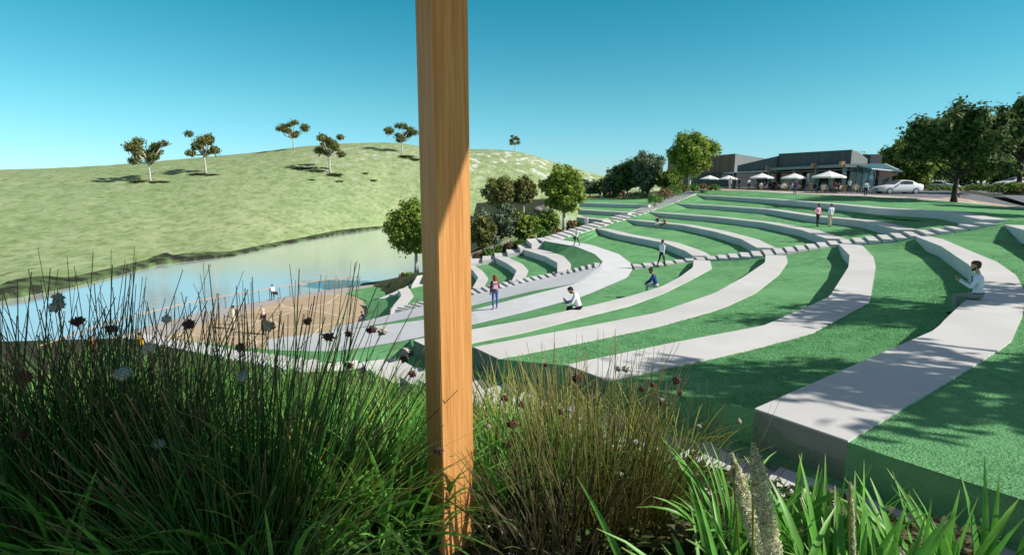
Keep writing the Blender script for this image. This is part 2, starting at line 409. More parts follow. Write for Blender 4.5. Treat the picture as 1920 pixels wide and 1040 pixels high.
for k, (what) in {1: 'lowest kerb like', 2: 'second', 3: 'third', 4: 'highest'}.items(): pass
def seat_wall(I, O, label, group='curved concrete seat walls of the amphitheatre'):
    o = bench_mesh(I, O).build('seat_wall', M['concrete']); return tag(o, label, 'seat wall', group)
seat_wall(I_B[1], O_B[1], 'pale concrete seat wall with the blue jacket man and the laptop man sitting on it')
seat_wall(I_B[2], O_B[2], 'pale concrete seat wall curving between the two empty lawns, one tier above the laptop man')
seat_wall(I_B[3], O_B[3], 'broad empty concrete seat wall with one band of tree shade near its bend')
seat_wall(I_B[4], O_B[4], 'widest concrete seat wall, dappled with leaf shade, where the man with a phone sits')
seat_wall(I_W[1], O_W[1], 'curved concrete seat wall rising just behind the standing man in white shirt')
seat_wall(I_W[2], O_W[2], 'curved concrete seat wall on which the two small children sit')
seat_wall(I_W[3], O_W[3], 'curved concrete seat wall just below the two chatting men')
seat_wall(I_W[4], O_W[4], 'curved concrete seat wall passing right behind the two chatting men')
seat_wall(I_W[5], O_W[5], 'topmost long concrete seat wall below the cafe lawn')
seat_wall(I_L[1], O_L[1], 'short curved concrete seat wall nearest below the white footpath')
seat_wall(I_L[2], O_L[2], 'short curved concrete seat wall between the red haired woman and the footpath bend')
seat_wall(I_L[3], O_L[3], 'short concrete seat wall partly hidden right beside the timber post')
seat_wall(I_L[4], O_L[4], 'short concrete seat wall almost wholly behind the timber post')
seat_wall(I_L[5], O_L[5], 'lowest short concrete seat wall, left of the timber post above the plaza')
# start of the next tier at the right edge of the photo
i5 = [P(1882, 421, -2.15), P(1925, 432, -2.15), P(1990, 455, -2.15), P(2080, 500, -2.15)]
i5 = resample(i5, 10); o5 = offset_line(i5, -1.2)
seat_wall(i5, o5, 'grey concrete seat wall cut off by the right edge of the photo')
# seat walls beyond the left stair
FAR = {2: [(1081, 407, -4.1), (1130, 412.5, -4.1)], 3: [(1084, 393, -3.5), (1178, 398.5, -3.5)], 4: [(1086, 380, -2.85), (1216, 384, -2.85)]}
FI = {k: resample(poly(v), 12) for k, v in FAR.items()}
FO = {k: offset_line(v, -1.1) for k, v in FI.items()}
# (front edge faces the viewer, so the back lies further away)
for k in FI:
    if FO[k][5].y < FI[k][5].y: FO[k] = offset_line(FI[k], 1.1)
seat_wall(FI[2], FO[2], 'short grey seat wall beside the bright tree trunk, lowest beyond the far stair')
seat_wall(FI[3], FO[3], 'grey seat wall beyond the far stair, middle one of three')
seat_wall(FI[4], FO[4], 'long grey seat wall beyond the far stair, nearest the three far walkers')
far_out = lambda pl, d: [off(p, d) for p in pl]
strip(lawn, resample([P(1060, 422, -5.0), P(1105, 430, -5.0)], 12), far_out(FI[2], -WALL), 3, .01, 40)
strip(lawn, far_out(FO[2], -.03), far_out(FI[3], -WALL), 3, .01, 41)
strip(lawn, far_out(FO[3], -.03), far_out(FI[4], -WALL), 3, .01, 42)
FARTOP = resample([P(1060, 372, -3.2), P(1250, 372, -2.6)], 12)
strip(lawn, far_out(FO[4], -.03), FARTOP, 3, .02, 43)

path = MB(); strip(path, resample(P_I[:8], 40), resample(P_O[:8], 40), 2); strip(path, resample(P_I[7:], 24), resample(P_O[7:], 24), 2)
tag(path.build('footpath', M['path']), kind='structure')
# ramp beside the lower stair
R_U = [P(*p) for p in [(1127, 499, -5.3), (1069, 512, -6.0), (982, 530, -6.75), (903, 549, -7.45), (828, 566, -8.15), (757, 582, -8.9), (690, 600, -9.7), (625, 612, -10.46)]]
R_D = [P(*p) for p in [(1080, 531, -5.42), (1000, 545, -6.1), (930, 562, -6.8), (885, 573, -7.2), (828, 584, -7.7), (790, 592, -8.1), (690, 611, -9.4), (615, 628, -10.46)]]
ramp = MB(); strip(ramp, resample([R_U[0], R_D[0]], 8), [off(p, .004) for p in resample(P_I[5:8], 8)][::-1], 1); strip(ramp, resample(R_U, 40), resample(R_D, 40), 2); tag(ramp.build('ramp', M['path']), kind='structure')
strip(lawn, [off(p, -.01) for p in resample(R_D, 40)], [off(p, -.012) for p in resample([P_I[5], P_I[4], P_I[3], P_I[2], P_I[1], P_I[0]], 40)], 3, .01, 44)

# ---------------------------------------------------------------- stairs
def staircase(name, A, B, nsteps, label, th=.16, gap=.0, mats=None, tread=.98, rise=.25):
    """A, B: the two side lines (z carries the climb). one slab per step, parts named step"""
    root = empty(name, A[0], 0, label, 'staircase'); root['group'] = 'staircases of the amphitheatre'
    a = resample(A, nsteps+1); b = resample(B, nsteps+1); inv = Vector(A[0])
    for i in range(nsteps):
        z = max(a[i].z, a[i+1].z) if True else 0
        a1 = a[i].lerp(a[i+1], tread); b1 = b[i].lerp(b[i+1], tread)
        q = [a[i], a1, b1, b[i]]
        zz = [lerp(min(a[i].z, a[i+1].z), max(a[i].z, a[i+1].z), rise)]*2+[lerp(min(b[i].z, b[i+1].z), max(b[i].z, b[i+1].z), rise)]*2
        top = [Vector((p.x, p.y, zz[j]))-inv for j, p in enumerate(q)]
        bot = [off(p, -th-.28) for p in top]
        mb = MB(); mb.add(top+bot, [(0, 1, 2, 3), (7, 6, 5, 4), (0, 4, 5, 1), (1, 5, 6, 2), (2, 6, 7, 3), (3, 7, 4, 0)], 0)
        mb.build('step', M['concrete'], root)
    return root
# left stair
LS = [P(*p) for p in [(690, 569, -10.4), (765, 541, -8.8), (808, 521, -8.1), (868, 499, -7.4), (927, 483, -6.7), (980, 468, -6.0), (1012, 452, -5.3), (1050, 449, -5.3), (1115, 428, -4.7), (1168, 412, -4.1), (1211, 398, -3.5), (1258, 382, -2.85), (1297, 366, -2.0), (1318, 357.5, -1.45)]]
LSL = []
for i, p in enumerate(LS):
    t = LS[min(i+1, len(LS)-1)]-LS[max(i-1, 0)]; t.z = 0; t.normalize()
    LSL.append(p+Vector((-t.y, t.x, 0))*2.3)
staircase('staircase', LS, LSL, 56, 'long straight concrete stair climbing beside the shrubs from the plaza to the cafe')
# right stair
RF = [Vector(P_O[8])]+[I_W[k][0]+Vector((0, -.25, 0)) for k in (1, 2, 3, 4, 5)]
RN = [Vector(P_O[7])+Vector((.1, -.2, 0))]+[I_B[k][-1]+Vector((0, .25, 0)) for k in (1, 2, 3, 4)]+[i5[0]+Vector((0, .2, .15))]
for i, k in enumerate((1, 2, 3, 4, 5)):
    RF[i+1].z = zlev(k)-.28; RN[i+1].z = zlev(k)-.06
RF[0].z = RN[0].z = -5.26
RFn = [f.lerp(n, .25) for f, n in zip(RF, RN)]
for f, n in zip(RFn, RN): f.z = n.z
staircase('staircase', RFn, RN, 30, 'concrete stair crossing the lawn between the upper and the lower seat walls', th=.1, tread=.92, rise=.42)
strip(lawn, resample([off(p, .04) for p in RF], 40), resample([off(p, -.10) for p in RN], 40), 4, 0, 50)
def near_z(line, p):
    best = min(((Vector((q.x, q.y, 0))-Vector((p.x, p.y, 0))).length, q.z) for q in resample(line, 120)); return best[1]
emb_a = []; emb_b = []
for k in (1, 2, 3, 4):
    for L_, dz in ((I_B[k], -WALL), (O_B[k], -.03)):
        q = L_[-1]+Vector((0, .3, 0)); emb_a.append(Vector((q.x, q.y, near_z(RN, q)-.10))); emb_b.append(off(L_[-5], dz))
emb_a = [off(RN[0], -.06)]+emb_a+[off(RN[-1], -.10)]; emb_b = [Vector(P_O[6])+Vector((.15, 0, -.03))]+emb_b+[Vector((i5[2].x, i5[2].y, -2.83))]
strip(lawn, emb_a, emb_b, 3, 0, 51)
emb_a = []; emb_b = []
for k in (1, 2, 3, 4, 5):
    for L_, dz in ((I_W[k], -WALL), (O_W[k], -.03)):
        q = L_[-1]; emb_a.append(Vector((q.x, q.y, near_z(LS, q)-.03))); emb_b.append(off(L_[-5], dz))
strip(lawn, [off(LS[7], -.03)]+emb_a, [Vector(pathL_O[-2])]+emb_b, 3, 0, 53)
lawn.add([(27.5, 8, -2.62), (75, 8, -2.62), (75, 44, -2.62), (27.5, 44, -2.62)], [(0, 1, 2, 3)])
# lower stair between the ramp and the short seat walls
SU = [P(*p) for p in [(1127, 490, -5.28), (1069, 504, -5.95), (959, 525, -6.7), (886, 541, -7.4), (806, 560, -8.1), (732, 579, -8.85)]]
SD = resample(R_U[:6], 6)
staircase('staircase', SU, [off(p, .01) for p in SD], 30, 'zigzag edged concrete stair along the ramp below the footpath', th=.1)

# ---------------------------------------------------------------- foreground edge, lower lawn strip and stair
ED = [P_O[2]+Vector((.5, -1.6, .2)), I_B[1][0], O_B[1][0], I_B[2][0], O_B[2][0], I_B[3][0], O_B[3][0], I_B[4][0], O_B[4][0], P(1920, 931, -2.85), P(2300, 1045, -2.85)]
nrm = Vector((-.83, -.55, 0))
EDT = [off(p, -.02) for p in ED]; EDB = [off(p, -WALL) for p in ED]
face = []
for i in range(1, len(ED)-1):
    pass
strip(lawn, EDT, EDB, 2)
offs = [.5, .45, .4, .4, .35, .35, .3, .25, .12, .04, .04]
FGA = [off(p+nrm*o, -.03) for p, o in zip(EDB, offs)]
strip(lawn, EDB, FGA, 2)
ext = [Vector((-26, 38, -10.4)), Vector((-14, 28, -8.6)), Vector((-7.2, 20.5, -6.7))]
FG_A = ext+FGA; FG_B = []
for i, p in enumerate(FG_A):
    t = FG_A[min(i+1, len(FG_A)-1)]-FG_A[max(i-1, 0)]; t.z = 0; t.normalize()
    FG_B.append(p+Vector((t.y, -t.x, 0))*1.15)
staircase('staircase', FG_A, FG_B, 46, 'near concrete stair running down behind the foreground plants', th=.1)
# lawn between the foreground stair and the footpath at the left
strip(lawn, resample([off(p, -.05) for p in FG_A[:5]], 20), resample([off(p, -.012) for p in P_O[:3]]+[ED[0]+Vector((0, 0, -.05))], 20), 3, .01, 52)
lawn_o = lawn.build('lawn', M['turf']); tag(lawn_o, kind='structure')
# planted bank and the floor around the camera
FL = [Vector(p) for p in [(-34, 24, -9), (-15, 13, -5.4), (-8, 7.5, -3.5), (-5, 4.6, -2.4), (-3, 2.7, -1.9), (-1.5, 2.5, -1.9), (-.35, 2.55, -1.9), (-.05, 3.0, -1.9), (.3, 2.5, -1.9), (1.0, 2.2, -1.9), (1.6, 1.9, -1.9), (2.3, 1.4, -1.9), (3.2, .8, -1.9), (4.2, -1, -1.9)]]
bank = MB(); strip(bank, resample(FL, 60), resample([Vector((-42, 38, -11.2))]+[off(p, -.12) for p in FG_B], 60), 14, .06, 60)
tag(bank.build('planted_bank', M['mulch'], smooth=True), kind='structure')
fl = MB(); fl.add([(-16, 9, -3.6), (-8, 6.9, -3.3), (-5, 4.4, -2.35), (-3, 2.7, -1.9), (-1.5, 2.5, -1.9), (-.35, 2.55, -1.9), (-.05, 3.0, -1.9), (.3, 2.5, -1.9), (1.0, 2.2, -1.9), (1.6, 1.9, -1.9), (2.3, 1.4, -1.9), (3.2, .8, -1.9), (4.2, -1, -1.9), (4.2, -8, -1.9), (-12, -8, -1.9)], [tuple(range(13))])
tag(fl.build('shelter_floor', M['path']), kind='structure')
dk = MB(); dk.add([(-6, 1.9, -1.885), (1.4, 1.7, -1.885), (3.0, .6, -1.885), (3.4, -1, -1.885), (3.4, -7, -1.885), (-6, -7, -1.885)], [tuple(range(6))]); tag(dk.build('bounce_deck', M['bounce_floor']), kind='structure')  # unseen deck, added to bounce warm light onto the shaded post

# ---------------------------------------------------------------- plateau
plat = MB()
E2 = EDGE_S
far_l = []
grid_a = [p for p in resample(EDGE, 40)]
pv = []
cols = len(grid_a); ds = [0, 1.5, 5, 9, 14, 20, 30, 45, 70, 120, 250, 600]
for p in grid_a:
    dirv = Vector((p.x+14, p.y+20, 0)).normalized()
    dirv = Vector((.5, .866, 0)).lerp(Vector((.25, .97, 0)), min(1, max(0, (45-p.x)/10))).normalized()
    for d in ds:
        q = p+dirv*d; w = min(1, d/4)
        pv.append((q.x, q.y, lerp(p.z, zplat(q.y), w)-.004))
m_ = len(ds)
plat.add(pv, [(i*m_+j, i*m_+j+1, (i+1)*m_+j+1, (i+1)*m_+j) for i in range(cols-1) for j in range(m_-1)])
e0 = EDGE[0]
fv = []; angs = (60, 50, 40, 30, 20, 10, 0, -15)
for an in angs:
    for d in ds:
        q = e0+Vector((math.cos(R(an)), math.sin(R(an)), 0))*d; w = min(1, d/4); fv.append((q.x, q.y, lerp(e0.z, zplat(q.y), w)-.004))
plat.add(fv, [(i*m_+j, i*m_+j+1, (i+1)*m_+j+1, (i+1)*m_+j) for i in range(len(angs)-1) for j in range(m_-1)])
tag(plat.build('plateau_road', M['asphalt']), kind='structure')
kerb = MB(); K0 = [off(p, .02) for p in E2]; K1 = [off(p, .02) for p in offset_line(E2, 1.3)]
if K1[20].y < K0[20].y: K1 = [off(p, .02) for p in offset_line(E2, -1.3)]
for p in K1: p.z = zplat(p.y)+.02
strip(kerb, K0, K1, 1); tag(kerb.build('kerb_path', M['concrete']), kind='structure')
ap = MB(); A0 = [off(p, .008) for p in K1[8:]]
far_e = [PP(*p) for p in [(1853, 384), (1800, 372), (1740, 364.5), (1690, 361.6), (1640, 360.5), (1590, 357), (1500, 356), (1400, 354.5), (1318, 354)]]
A1 = [off(p, .012) for p in resample(far_e, len(A0))]
strip(ap, A0, A1, 3); tag(ap.build('apron_paving', M['apron']), kind='structure')

# ---------------------------------------------------------------- plaza, promenade, lake and hill
pz = MB()
PLZ = [P(*p, ZP) for p in [(690, 600), (694, 588), (690, 574), (680, 565), (668, 556), (640, 550), (575, 556), (505, 570), (440, 590), (380, 606), (280, 640), (160, 690)]]
pz.add([off(p, .004) for p in PLZ]+[Vector((-48, 30, ZP+.004)), Vector((-10, 24, ZP+.004))], [tuple(range(len(PLZ)+2))])
tag(pz.build('plaza', M['plaza']), kind='structure')
pm = MB()
WE = [P(*p, ZP-.006) for p in [(760, 527), (665, 537), (580, 547.5), (505, 561), (440, 573), (380, 584), (300, 604), (200, 634), (80, 678), (-200, 800)]]
pmb = [off(p, 0) for p in resample(WE, 30)]; pmi = [Vector((p.x*.7+4, p.y*.72, p.z)) for p in pmb]
strip(pm, pmi, pmb, 2); strip(pm, pmb, [off(p, -1.2) for p in pmb], 1)
tag(pm.build('promenade', M['promenade']), kind='structure')
ZL = -11.1
lk = MB(); lk.add([(-400, 10, ZL), (60, 10, ZL), (60, 330, ZL), (-400, 330, ZL)], [(0, 1, 2, 3)]); tag(lk.build('lake', M['water']), kind='structure')
gb = MB(); gb.add([(-900, -60, -13.5), (900, -60, -13.5), (900, 1500, -13.5), (-900, 1500, -13.5)], [(0, 1, 2, 3)]); tag(gb.build('ground', M['mulch']), kind='structure')
# garden slope left of the long stair
gs = MB(); ga = resample([off(p, -.25) for p in LSL], 40)
gbk = []
for p in ga:
    gbk.append(Vector((p.x-9-.05*max(0, p.y-50), p.y+13, ZL-.3)))
strip(gs, ga, gbk, 10, .15, 70)
# lawn patch by the plaza
tag(gs.build('garden_slope', M['garden'], smooth=True), kind='structure')
lp = MB(); lp.add([P(648, 549.5, ZP+.02), P(660, 544, ZP+.02), P(690, 539, ZP+.03), P(762, 527, ZP+.05), P(764, 540, ZP+.5), P(690, 565, ZP+.08), P(668, 556, ZP+.02)], [(0, 1, 2, 3, 4, 5, 6)])
tag(lp.build('lawn_patch', M['turf']), kind='structure')
fr = MB(); fr.add([off(FARTOP[0], -.1), off(FARTOP[-1], -.1), Vector((60, 160, -1.5)), Vector((-10, 160, -6))], [(0, 1, 2, 3)])
fr.add([off(FARTOP[0], -.1), Vector((-10, 160, -6)), Vector((-9, 112, -11.5)), Vector((-8, 84, -11.5))], [(0, 1, 2, 3)])
tag(fr.build('far_slope', M['garden']), kind='structure')

SHORE = [(-400, 640, 0), (-200, 600), (0, 563), (60, 551), (150, 534), (300, 495), (435, 480), (530, 459), (630, 440), (730, 426), (830, 419), (900, 414), (1000, 408), (1150, 402), (1300, 398)]
SKY = [(-400, 326), (-200, 322), (0, 318.5), (100, 315.5), (207, 310), (312, 301), (400, 293), (480, 286), (555, 276), (610, 271.5), (655, 268.7), (700, 267.3), (730, 267.3), (760, 269.5), (790, 275), (885, 280), (920, 279.8), (960, 283.5), (996, 289), (1030, 302), (1067, 312), (1114, 326), (1150, 334), (1200, 341), (1300, 350)]
def interp(tab, x):
    for a, b in zip(tab[:-1], tab[1:]):
        if x <= b[0]: return lerp(a[1], b[1], (x-a[0])/(b[0]-a[0]))
    return tab[-1][1]
def smooth_interp(tab, x, w=14): return sum(interp(tab, x+d) for d in (-w, -w/2, 0, w/2, w))/5
EXPO = 2.4
def hill_frame(px):
    sy = interp(SHORE, px); s = P(px, sy, ZL); d0 = s.y
    ky = smooth_interp(SKY, px); d1 = lerp(165, 250, min(1, max(0, (px+100)/1000)))
    r1 = ray(px, ky); r0 = ray(px, sy)
    return d0, d1, r0.z/r0.y, r1.z/r1.y
def hill_pt(px, s):
    d0, d1, t0, t1 = hill_frame(px); g = 1-(1-s)**EXPO
    d = d0+(d1-d0)*s; return Vector(((px-960)/F*d*1.0/(ray(px, 400).y), d, (t0+(t1-t0)*g)*d))
def hill_x(px, d): r = ray(px, 300); return r.x/r.y*d
def hill_at(px, py):
    r = ray(px, py); t = r.z/r.y; d0, d1, t0, t1 = hill_frame(px)
    g = min(1, max(0, (t-t0)/(t1-t0))); s = 1-(1-g)**(1/EXPO); d = d0+(d1-d0)*s
    return Vector((r.x/r.y*d, d, (t0+(t1-t0)*g)*d))
hv = []; ha = []; pxs = list(range(-400, 1301, 10)); NS = 46
rng = np.random.RandomState(5)
for px in pxs:
    d0, d1, t0, t1 = hill_frame(px)
    for j in range(NS+8):
        s = j/NS
        if j <= NS:
            g = 1-(1-s)**EXPO; d = d0+(d1-d0)*s; z = (t0+(t1-t0)*g)*d
            if j == 0: z = ZL-.6
        else:
            e = (j-NS)/8; d = d1+e*160; z = t1*d1-22*e*e+(t1*6 if 0 else 0)
        r = ray(px, interp(SHORE, px)+(interp(SKY, px)-interp(SHORE, px))*min(1, s))
        z += (0 if j in (0, NS) else .12*rng.randn()*min(1, s*4)*(1-abs(2*min(s, 1)-1)*.6))
        hv.append((r.x/r.y*d, d, z))
        a = 0
        if px > 560: a = max(0, min(1, (px-780)/120))*max(0, 1-abs(s-.62)/.4)*1.6
        a = max(a, .55*max(0, 1-abs(px-690)/140)*max(0, 1-abs(s-.55)/.35))
        ha.append(min(1, a))
m_ = NS+8
hf = np.array([(i*m_+j, (i+1)*m_+j, (i+1)*m_+j+1, i*m_+j+1) for i in range(len(pxs)-1) for j in range(m_-1)])
tag(link('hill', npmesh('hill', hv, hf, M['hill'], ha, smooth=True)), kind='structure')
# bank along the far shore, the overhang's shadow put into its dark colour
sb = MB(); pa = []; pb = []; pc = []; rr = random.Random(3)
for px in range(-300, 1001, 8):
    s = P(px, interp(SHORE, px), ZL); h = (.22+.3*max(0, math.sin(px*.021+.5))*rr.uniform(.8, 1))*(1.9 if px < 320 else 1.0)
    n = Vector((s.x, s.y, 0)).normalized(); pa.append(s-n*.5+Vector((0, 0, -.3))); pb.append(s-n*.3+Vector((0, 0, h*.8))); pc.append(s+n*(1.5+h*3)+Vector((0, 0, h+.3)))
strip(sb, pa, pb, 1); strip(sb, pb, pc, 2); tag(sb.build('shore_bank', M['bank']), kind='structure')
# ---------------------------------------------------------------- vegetation
def leafmat(name, c1, c2, transl=.3, scale=1.3, c3=None, scale3=.6, rough=.6):
    return mat(name, c1, c2, rough, scale=scale, detail=3, lo=.35, hi=.65, transl=transl, c3=c3, scale3=scale3, spec=.25)
M['gum_leaf'] = leafmat('gum_foliage', (.11, .125, .035), (.22, .22, .06), .25, 1.2)
M['bright_leaf'] = leafmat('bright_foliage', (.13, .235, .03), (.38, .47, .085), .35, 1.5)
M['olive_leaf'] = leafmat('olive_foliage', (.12, .135, .035), (.25, .26, .08), .3, 1.4)
M['pine_leaf'] = leafmat('blue_green_foliage', (.10, .155, .09), (.23, .30, .18), .25, 1.2)
M['dark_leaf'] = leafmat('dark_foliage', (.045, .095, .026), (.19, .26, .08), .3, 1.0)
M['mid_leaf'] = leafmat('mid_foliage', (.07, .155, .026), (.28, .38, .07), .35, .8)
M['shrub_leaf'] = leafmat('shrub_foliage', (.07, .17, .03), (.20, .36, .08), .35, 2)
M['rust_leaf'] = leafmat('rust_foliage', (.16, .11, .05), (.32, .23, .11), .3, 2)
M['white_bark'] = mat('white_bark', (.38, .35, .31), (.62, .59, .55), .85, scale=4, stretch=(1, 1, .4), bump=.5)
M['dark_bark'] = mat('dark_bark', (.03, .022, .016), (.075, .055, .04), .9, scale=6, stretch=(1, 1, .3), bump=1)
M['brown_bark'] = mat('brown_bark', (.10, .08, .06), (.2, .17, .14), .9, scale=6, stretch=(1, 1, .3), bump=1)

def unit(v): return v/np.maximum(1e-9, np.linalg.norm(v, axis=-1, keepdims=True))
def leaf_quads(rng, centers, out, size, aspect=.55, upbias=.35, jitter=1.0):
    n = len(centers)
    nrm = unit(out*.8+rng.randn(n, 3)*.5*jitter+np.array([0, 0, upbias]))
    r = unit(rng.randn(n, 3)); u = unit(np.cross(nrm, r)); v = np.cross(nrm, u)
    s = size*(.6+.8*rng.rand(n, 1))
    bend = nrm*s*.25
    q = np.stack([centers+u*s-bend, centers+v*s*aspect+u*s*.15, centers-u*s-bend, centers-v*s*aspect-u*s*.15], 1)
    return q.reshape(-1, 3), np.arange(n*4).reshape(-1, 4)
def crown_from_clumps(name, clumps, n_leaf, size, m, seed, aspect=.55, shell=.35, upbias=.35):
    """clumps: (center, (rx,ry,rz), axis or None)"""
    rng = np.random.RandomState(seed); cs = []; outs = []
    vol = np.array([(c[1][0]*c[1][1]*c[1][2])**(2/3) for c in clumps]); cnt = np.maximum(6, (n_leaf*vol/vol.sum()).astype(int))
    for (c, r, ax), k in zip(clumps, cnt):
        d = unit(rng.randn(k, 3)); rad = shell+(1-shell)*rng.rand(k, 1)**.6
        rough = 1+.22*rng.randn(k, 1)
        p = d*rad*rough*np.array(r)
        if ax is not None:
            z = np.array(ax)/np.linalg.norm(ax); a = np.cross(z, [.3, .8, .52]); a /= np.linalg.norm(a); b = np.cross(z, a)
            B = np.stack([a, b, z], 1); p = p @ B.T; d = d @ B.T
        cs.append(p+np.array(c)); outs.append(d)
    v, f = leaf_quads(rng, np.concatenate(cs), np.concatenate(outs), size, aspect, upbias)
    return npmesh(name, v, f, m)
def trunk_mesh(H, r, limbs, bark, seed, lean=0, forks=None):
    rr = random.Random(seed); mb = MB()
    pts = [(0, 0, -.3)]; n = 6
    for i in range(1, n+1):
        t = i/n; pts.append((lean*t*H+rr.uniform(-.03, .03)*H*t, rr.uniform(-.03, .03)*H*t, H*t))
    mb.tube(pts, [r*1.35]+[r*(1-.45*i/n) for i in range(1, n+1)], 8)
    for (p, q, r0) in limbs:
        p = Vector(p); q = Vector(q); mid = p.lerp(q, .5)+Vector((rr.uniform(-.1, .1), rr.uniform(-.1, .1), -.12))*(q-p).length
        mb.tube([p, mid, q], [r0, r0*.7, r0*.25], 6)
    return mb.mesh('trunk', bark, smooth=True)
def make_tree(name, kind, H, W, seed, leaf, bark, n_leaf, leaf_size, base_frac=.3, label=None, cat='tree', group=None, loc=(0, 0, 0), rz=0):
    rr = random.Random(seed); root = empty(name, loc, rz, label, cat, group); clumps = []; limbs = []; ch = H*(1-base_frac); trunk_top = H*(base_frac+.25)
    if kind == 'gum':
        n = 13; trunk_top = H*.5
        for i in range(n):
            a = 2*math.pi*i/n*2.4+rr.uniform(-.3, .3); rad = W/2*(rr.uniform(.3, .9) if i else .1); z = H*(.46+.48*((i*.618+.1) % 1))
            c = (rad*math.cos(a), rad*math.sin(a), z); s = W*rr.uniform(.075, .14)
            clumps.append((c, (s*1.25, s*1.25, s*.85), None)); limbs.append(((0, 0, trunk_top*rr.uniform(.75, 1)), c, H*.021))
    elif kind == 'round':
        n = 34
        for i in range(n):
            z = 1-2*(i+.5)/n; a = i*2.399963; rad = math.sqrt(max(0, 1-z*z)); k = rr.uniform(.55, .86)
            bulge = 1-.25*max(0, -z)
            c = (W/2*rad*math.cos(a)*k*bulge*rr.uniform(.85, 1.1), W/2*rad*math.sin(a)*k*bulge*rr.uniform(.85, 1.1), H-ch/2+ch/2*z*k*1.05)
            s = W*rr.uniform(.09, .155)
            clumps.append((c, (s, s, s*.95), None))
            if i % 4 == 0: limbs.append(((0, 0, trunk_top*rr.uniform(.6, 1)), c, H*.012))
        clumps.append(((0, 0, H-ch*.5), (W*.22, W*.22, ch*.28), None))
    elif kind == 'spiky':
        n = 46
        for i in range(n):
            z = rr.uniform(-.75, 1); a = i*2.399963+rr.uniform(-.2, .2); rad = math.sqrt(max(0, 1-z*z)); k = rr.uniform(.45, .85)
            d = Vector((rad*math.cos(a), rad*math.sin(a), z*.75+.35)).normalized()
            c = (W/2*rad*math.cos(a)*k, W/2*rad*math.sin(a)*k, H-ch/2+ch/2*z*k); L = W*rr.uniform(.11, .20)
            clumps.append((c, (L*.42, L*.42, L), tuple(d)))
            if i % 4 == 0: limbs.append(((0, 0, trunk_top*rr.uniform(.5, 1)), c, H*.014))
        clumps.append(((0, 0, H-ch*.5), (W*.2, W*.2, ch*.28), None))
    elif kind == 'bush':
        n = 16; trunk_top = H*.4
        for i in range(n):
            z = (i+.5)/n; a = i*2.399963; rad = math.sqrt(max(0, 1-z*z)); k = rr.uniform(.5, .8)
            c = (W/2*rad*math.cos(a)*k, W/2*rad*math.sin(a)*k, H*(.15+.65*z*k)); s = W*rr.uniform(.13, .2)
            clumps.append((c, (s, s, min(s, H*.25)), None))
    tm = trunk_mesh(trunk_top if kind != 'bush' else H*.35, H*(.028 if kind != 'bush' else .03), limbs, bark, seed)
    link('trunk' if kind != 'bush' else 'stem', tm, root)
    link('crown' if kind != 'bush' else 'foliage', crown_from_clumps('crown', clumps, n_leaf, leaf_size, leaf, seed), root)
    return root
def place(root, loc, rz=0, s=1, label=None):
    c = copy_tree(root); c.location = loc; c.rotation_euler = (0, 0, rz); c.scale = (s, s, s)
    if label: c['label'] = label
    return c
# hill gums: two builds, copied
gumA = make_tree('gum_tree', 'gum', 11, 10.5, 11, M['gum_leaf'], M['white_bark'], 3800, .30, .35, group='gum trees scattered on the hill')
gumB = make_tree('gum_tree', 'gum', 11, 9.5, 29, M['gum_leaf'], M['white_bark'], 3400, .30, .35, group='gum trees scattered on the hill')
for i, (g, px, py, hp, rz, lab) in enumerate([
        (gumA, 282, 339, 76, .4, 'olive gum tree leftmost on the hillside above a dark patch of low scrub'),
        (gumB, 386, 325, 75, 1.0, 'olive gum tree second from left, standing just under the skyline of the hill'),
        (gumA, 551, 280, 51, 2.2, 'small gum tree on the hill skyline with its trunk against the sky'),
        (gumB, 619, 324, 72, 3.9, 'gum tree on the hill slope beside a wide shadow and brown scrub'),
        (gumA, 754, 288, 54, 5.2, 'gum tree near the hilltop just left of the timber post'),
        (gumB, 965, 285, 30, .9, 'tiny gum tree alone on the skyline right of the timber post')]):
    p = hill_at(px, py); s = hp/F*p.y/11
    if i in (0, 1): o = g; o.location = p; o.rotation_euler = (0, 0, rz); o.scale = (s, s, s); o['label'] = lab
    else: o = place(g, p, rz, s, lab)
    # scrub mat at the foot
low = make_tree('scrub', 'bush', .9, 5.0, 5, leafmat('scrub_foliage', (.03, .035, .014), (.075, .07, .03), .15, 1.5), M['dark_bark'], 900, .22, label='dark low scrub patch', group='low scrub patches on the hill')
first = True
for px, py, s, lab in [(262, 341, 1.0, 'dark scrub left below the leftmost hill gum'), (300, 342, .9, 'dark scrub right below the leftmost hill gum'), (372, 327.5, .9, 'dark scrub left below the second hill gum'), (400, 328.5, .8, 'dark scrub right below the second hill gum'),
                    (566, 316, 1.1, 'wide dark scrub patch left of the gum beside the broad shadow'), (592, 321, 1.0, 'dark scrub touching the shadow of the slope gum'), (628, 328, 1.1, 'brownish scrub directly below the slope gum'), (585, 337, .4, 'small scrub tuft lowest and left below the slope gum'),
                    (636, 340, .5, 'small scrub tuft lowest and right below the slope gum'), (762, 294, 1.2, 'brown scrub below the gum left of the timber post'), (778, 299, .9, 'brown scrub touching the left edge of the timber post'), (685, 325, .5, 'lone dark tuft on the pale slope between the gums'), (700, 338, .5, 'flat tuft above the pale stones on the hill slope')]:
    p = hill_at(px, py)
    if first: o = low; o.location = p; first = False
    else: o = place(low, p, px)
    o.scale = (s, s*1.1, s*.55); o['label'] = lab; o['category'] = 'shrub'

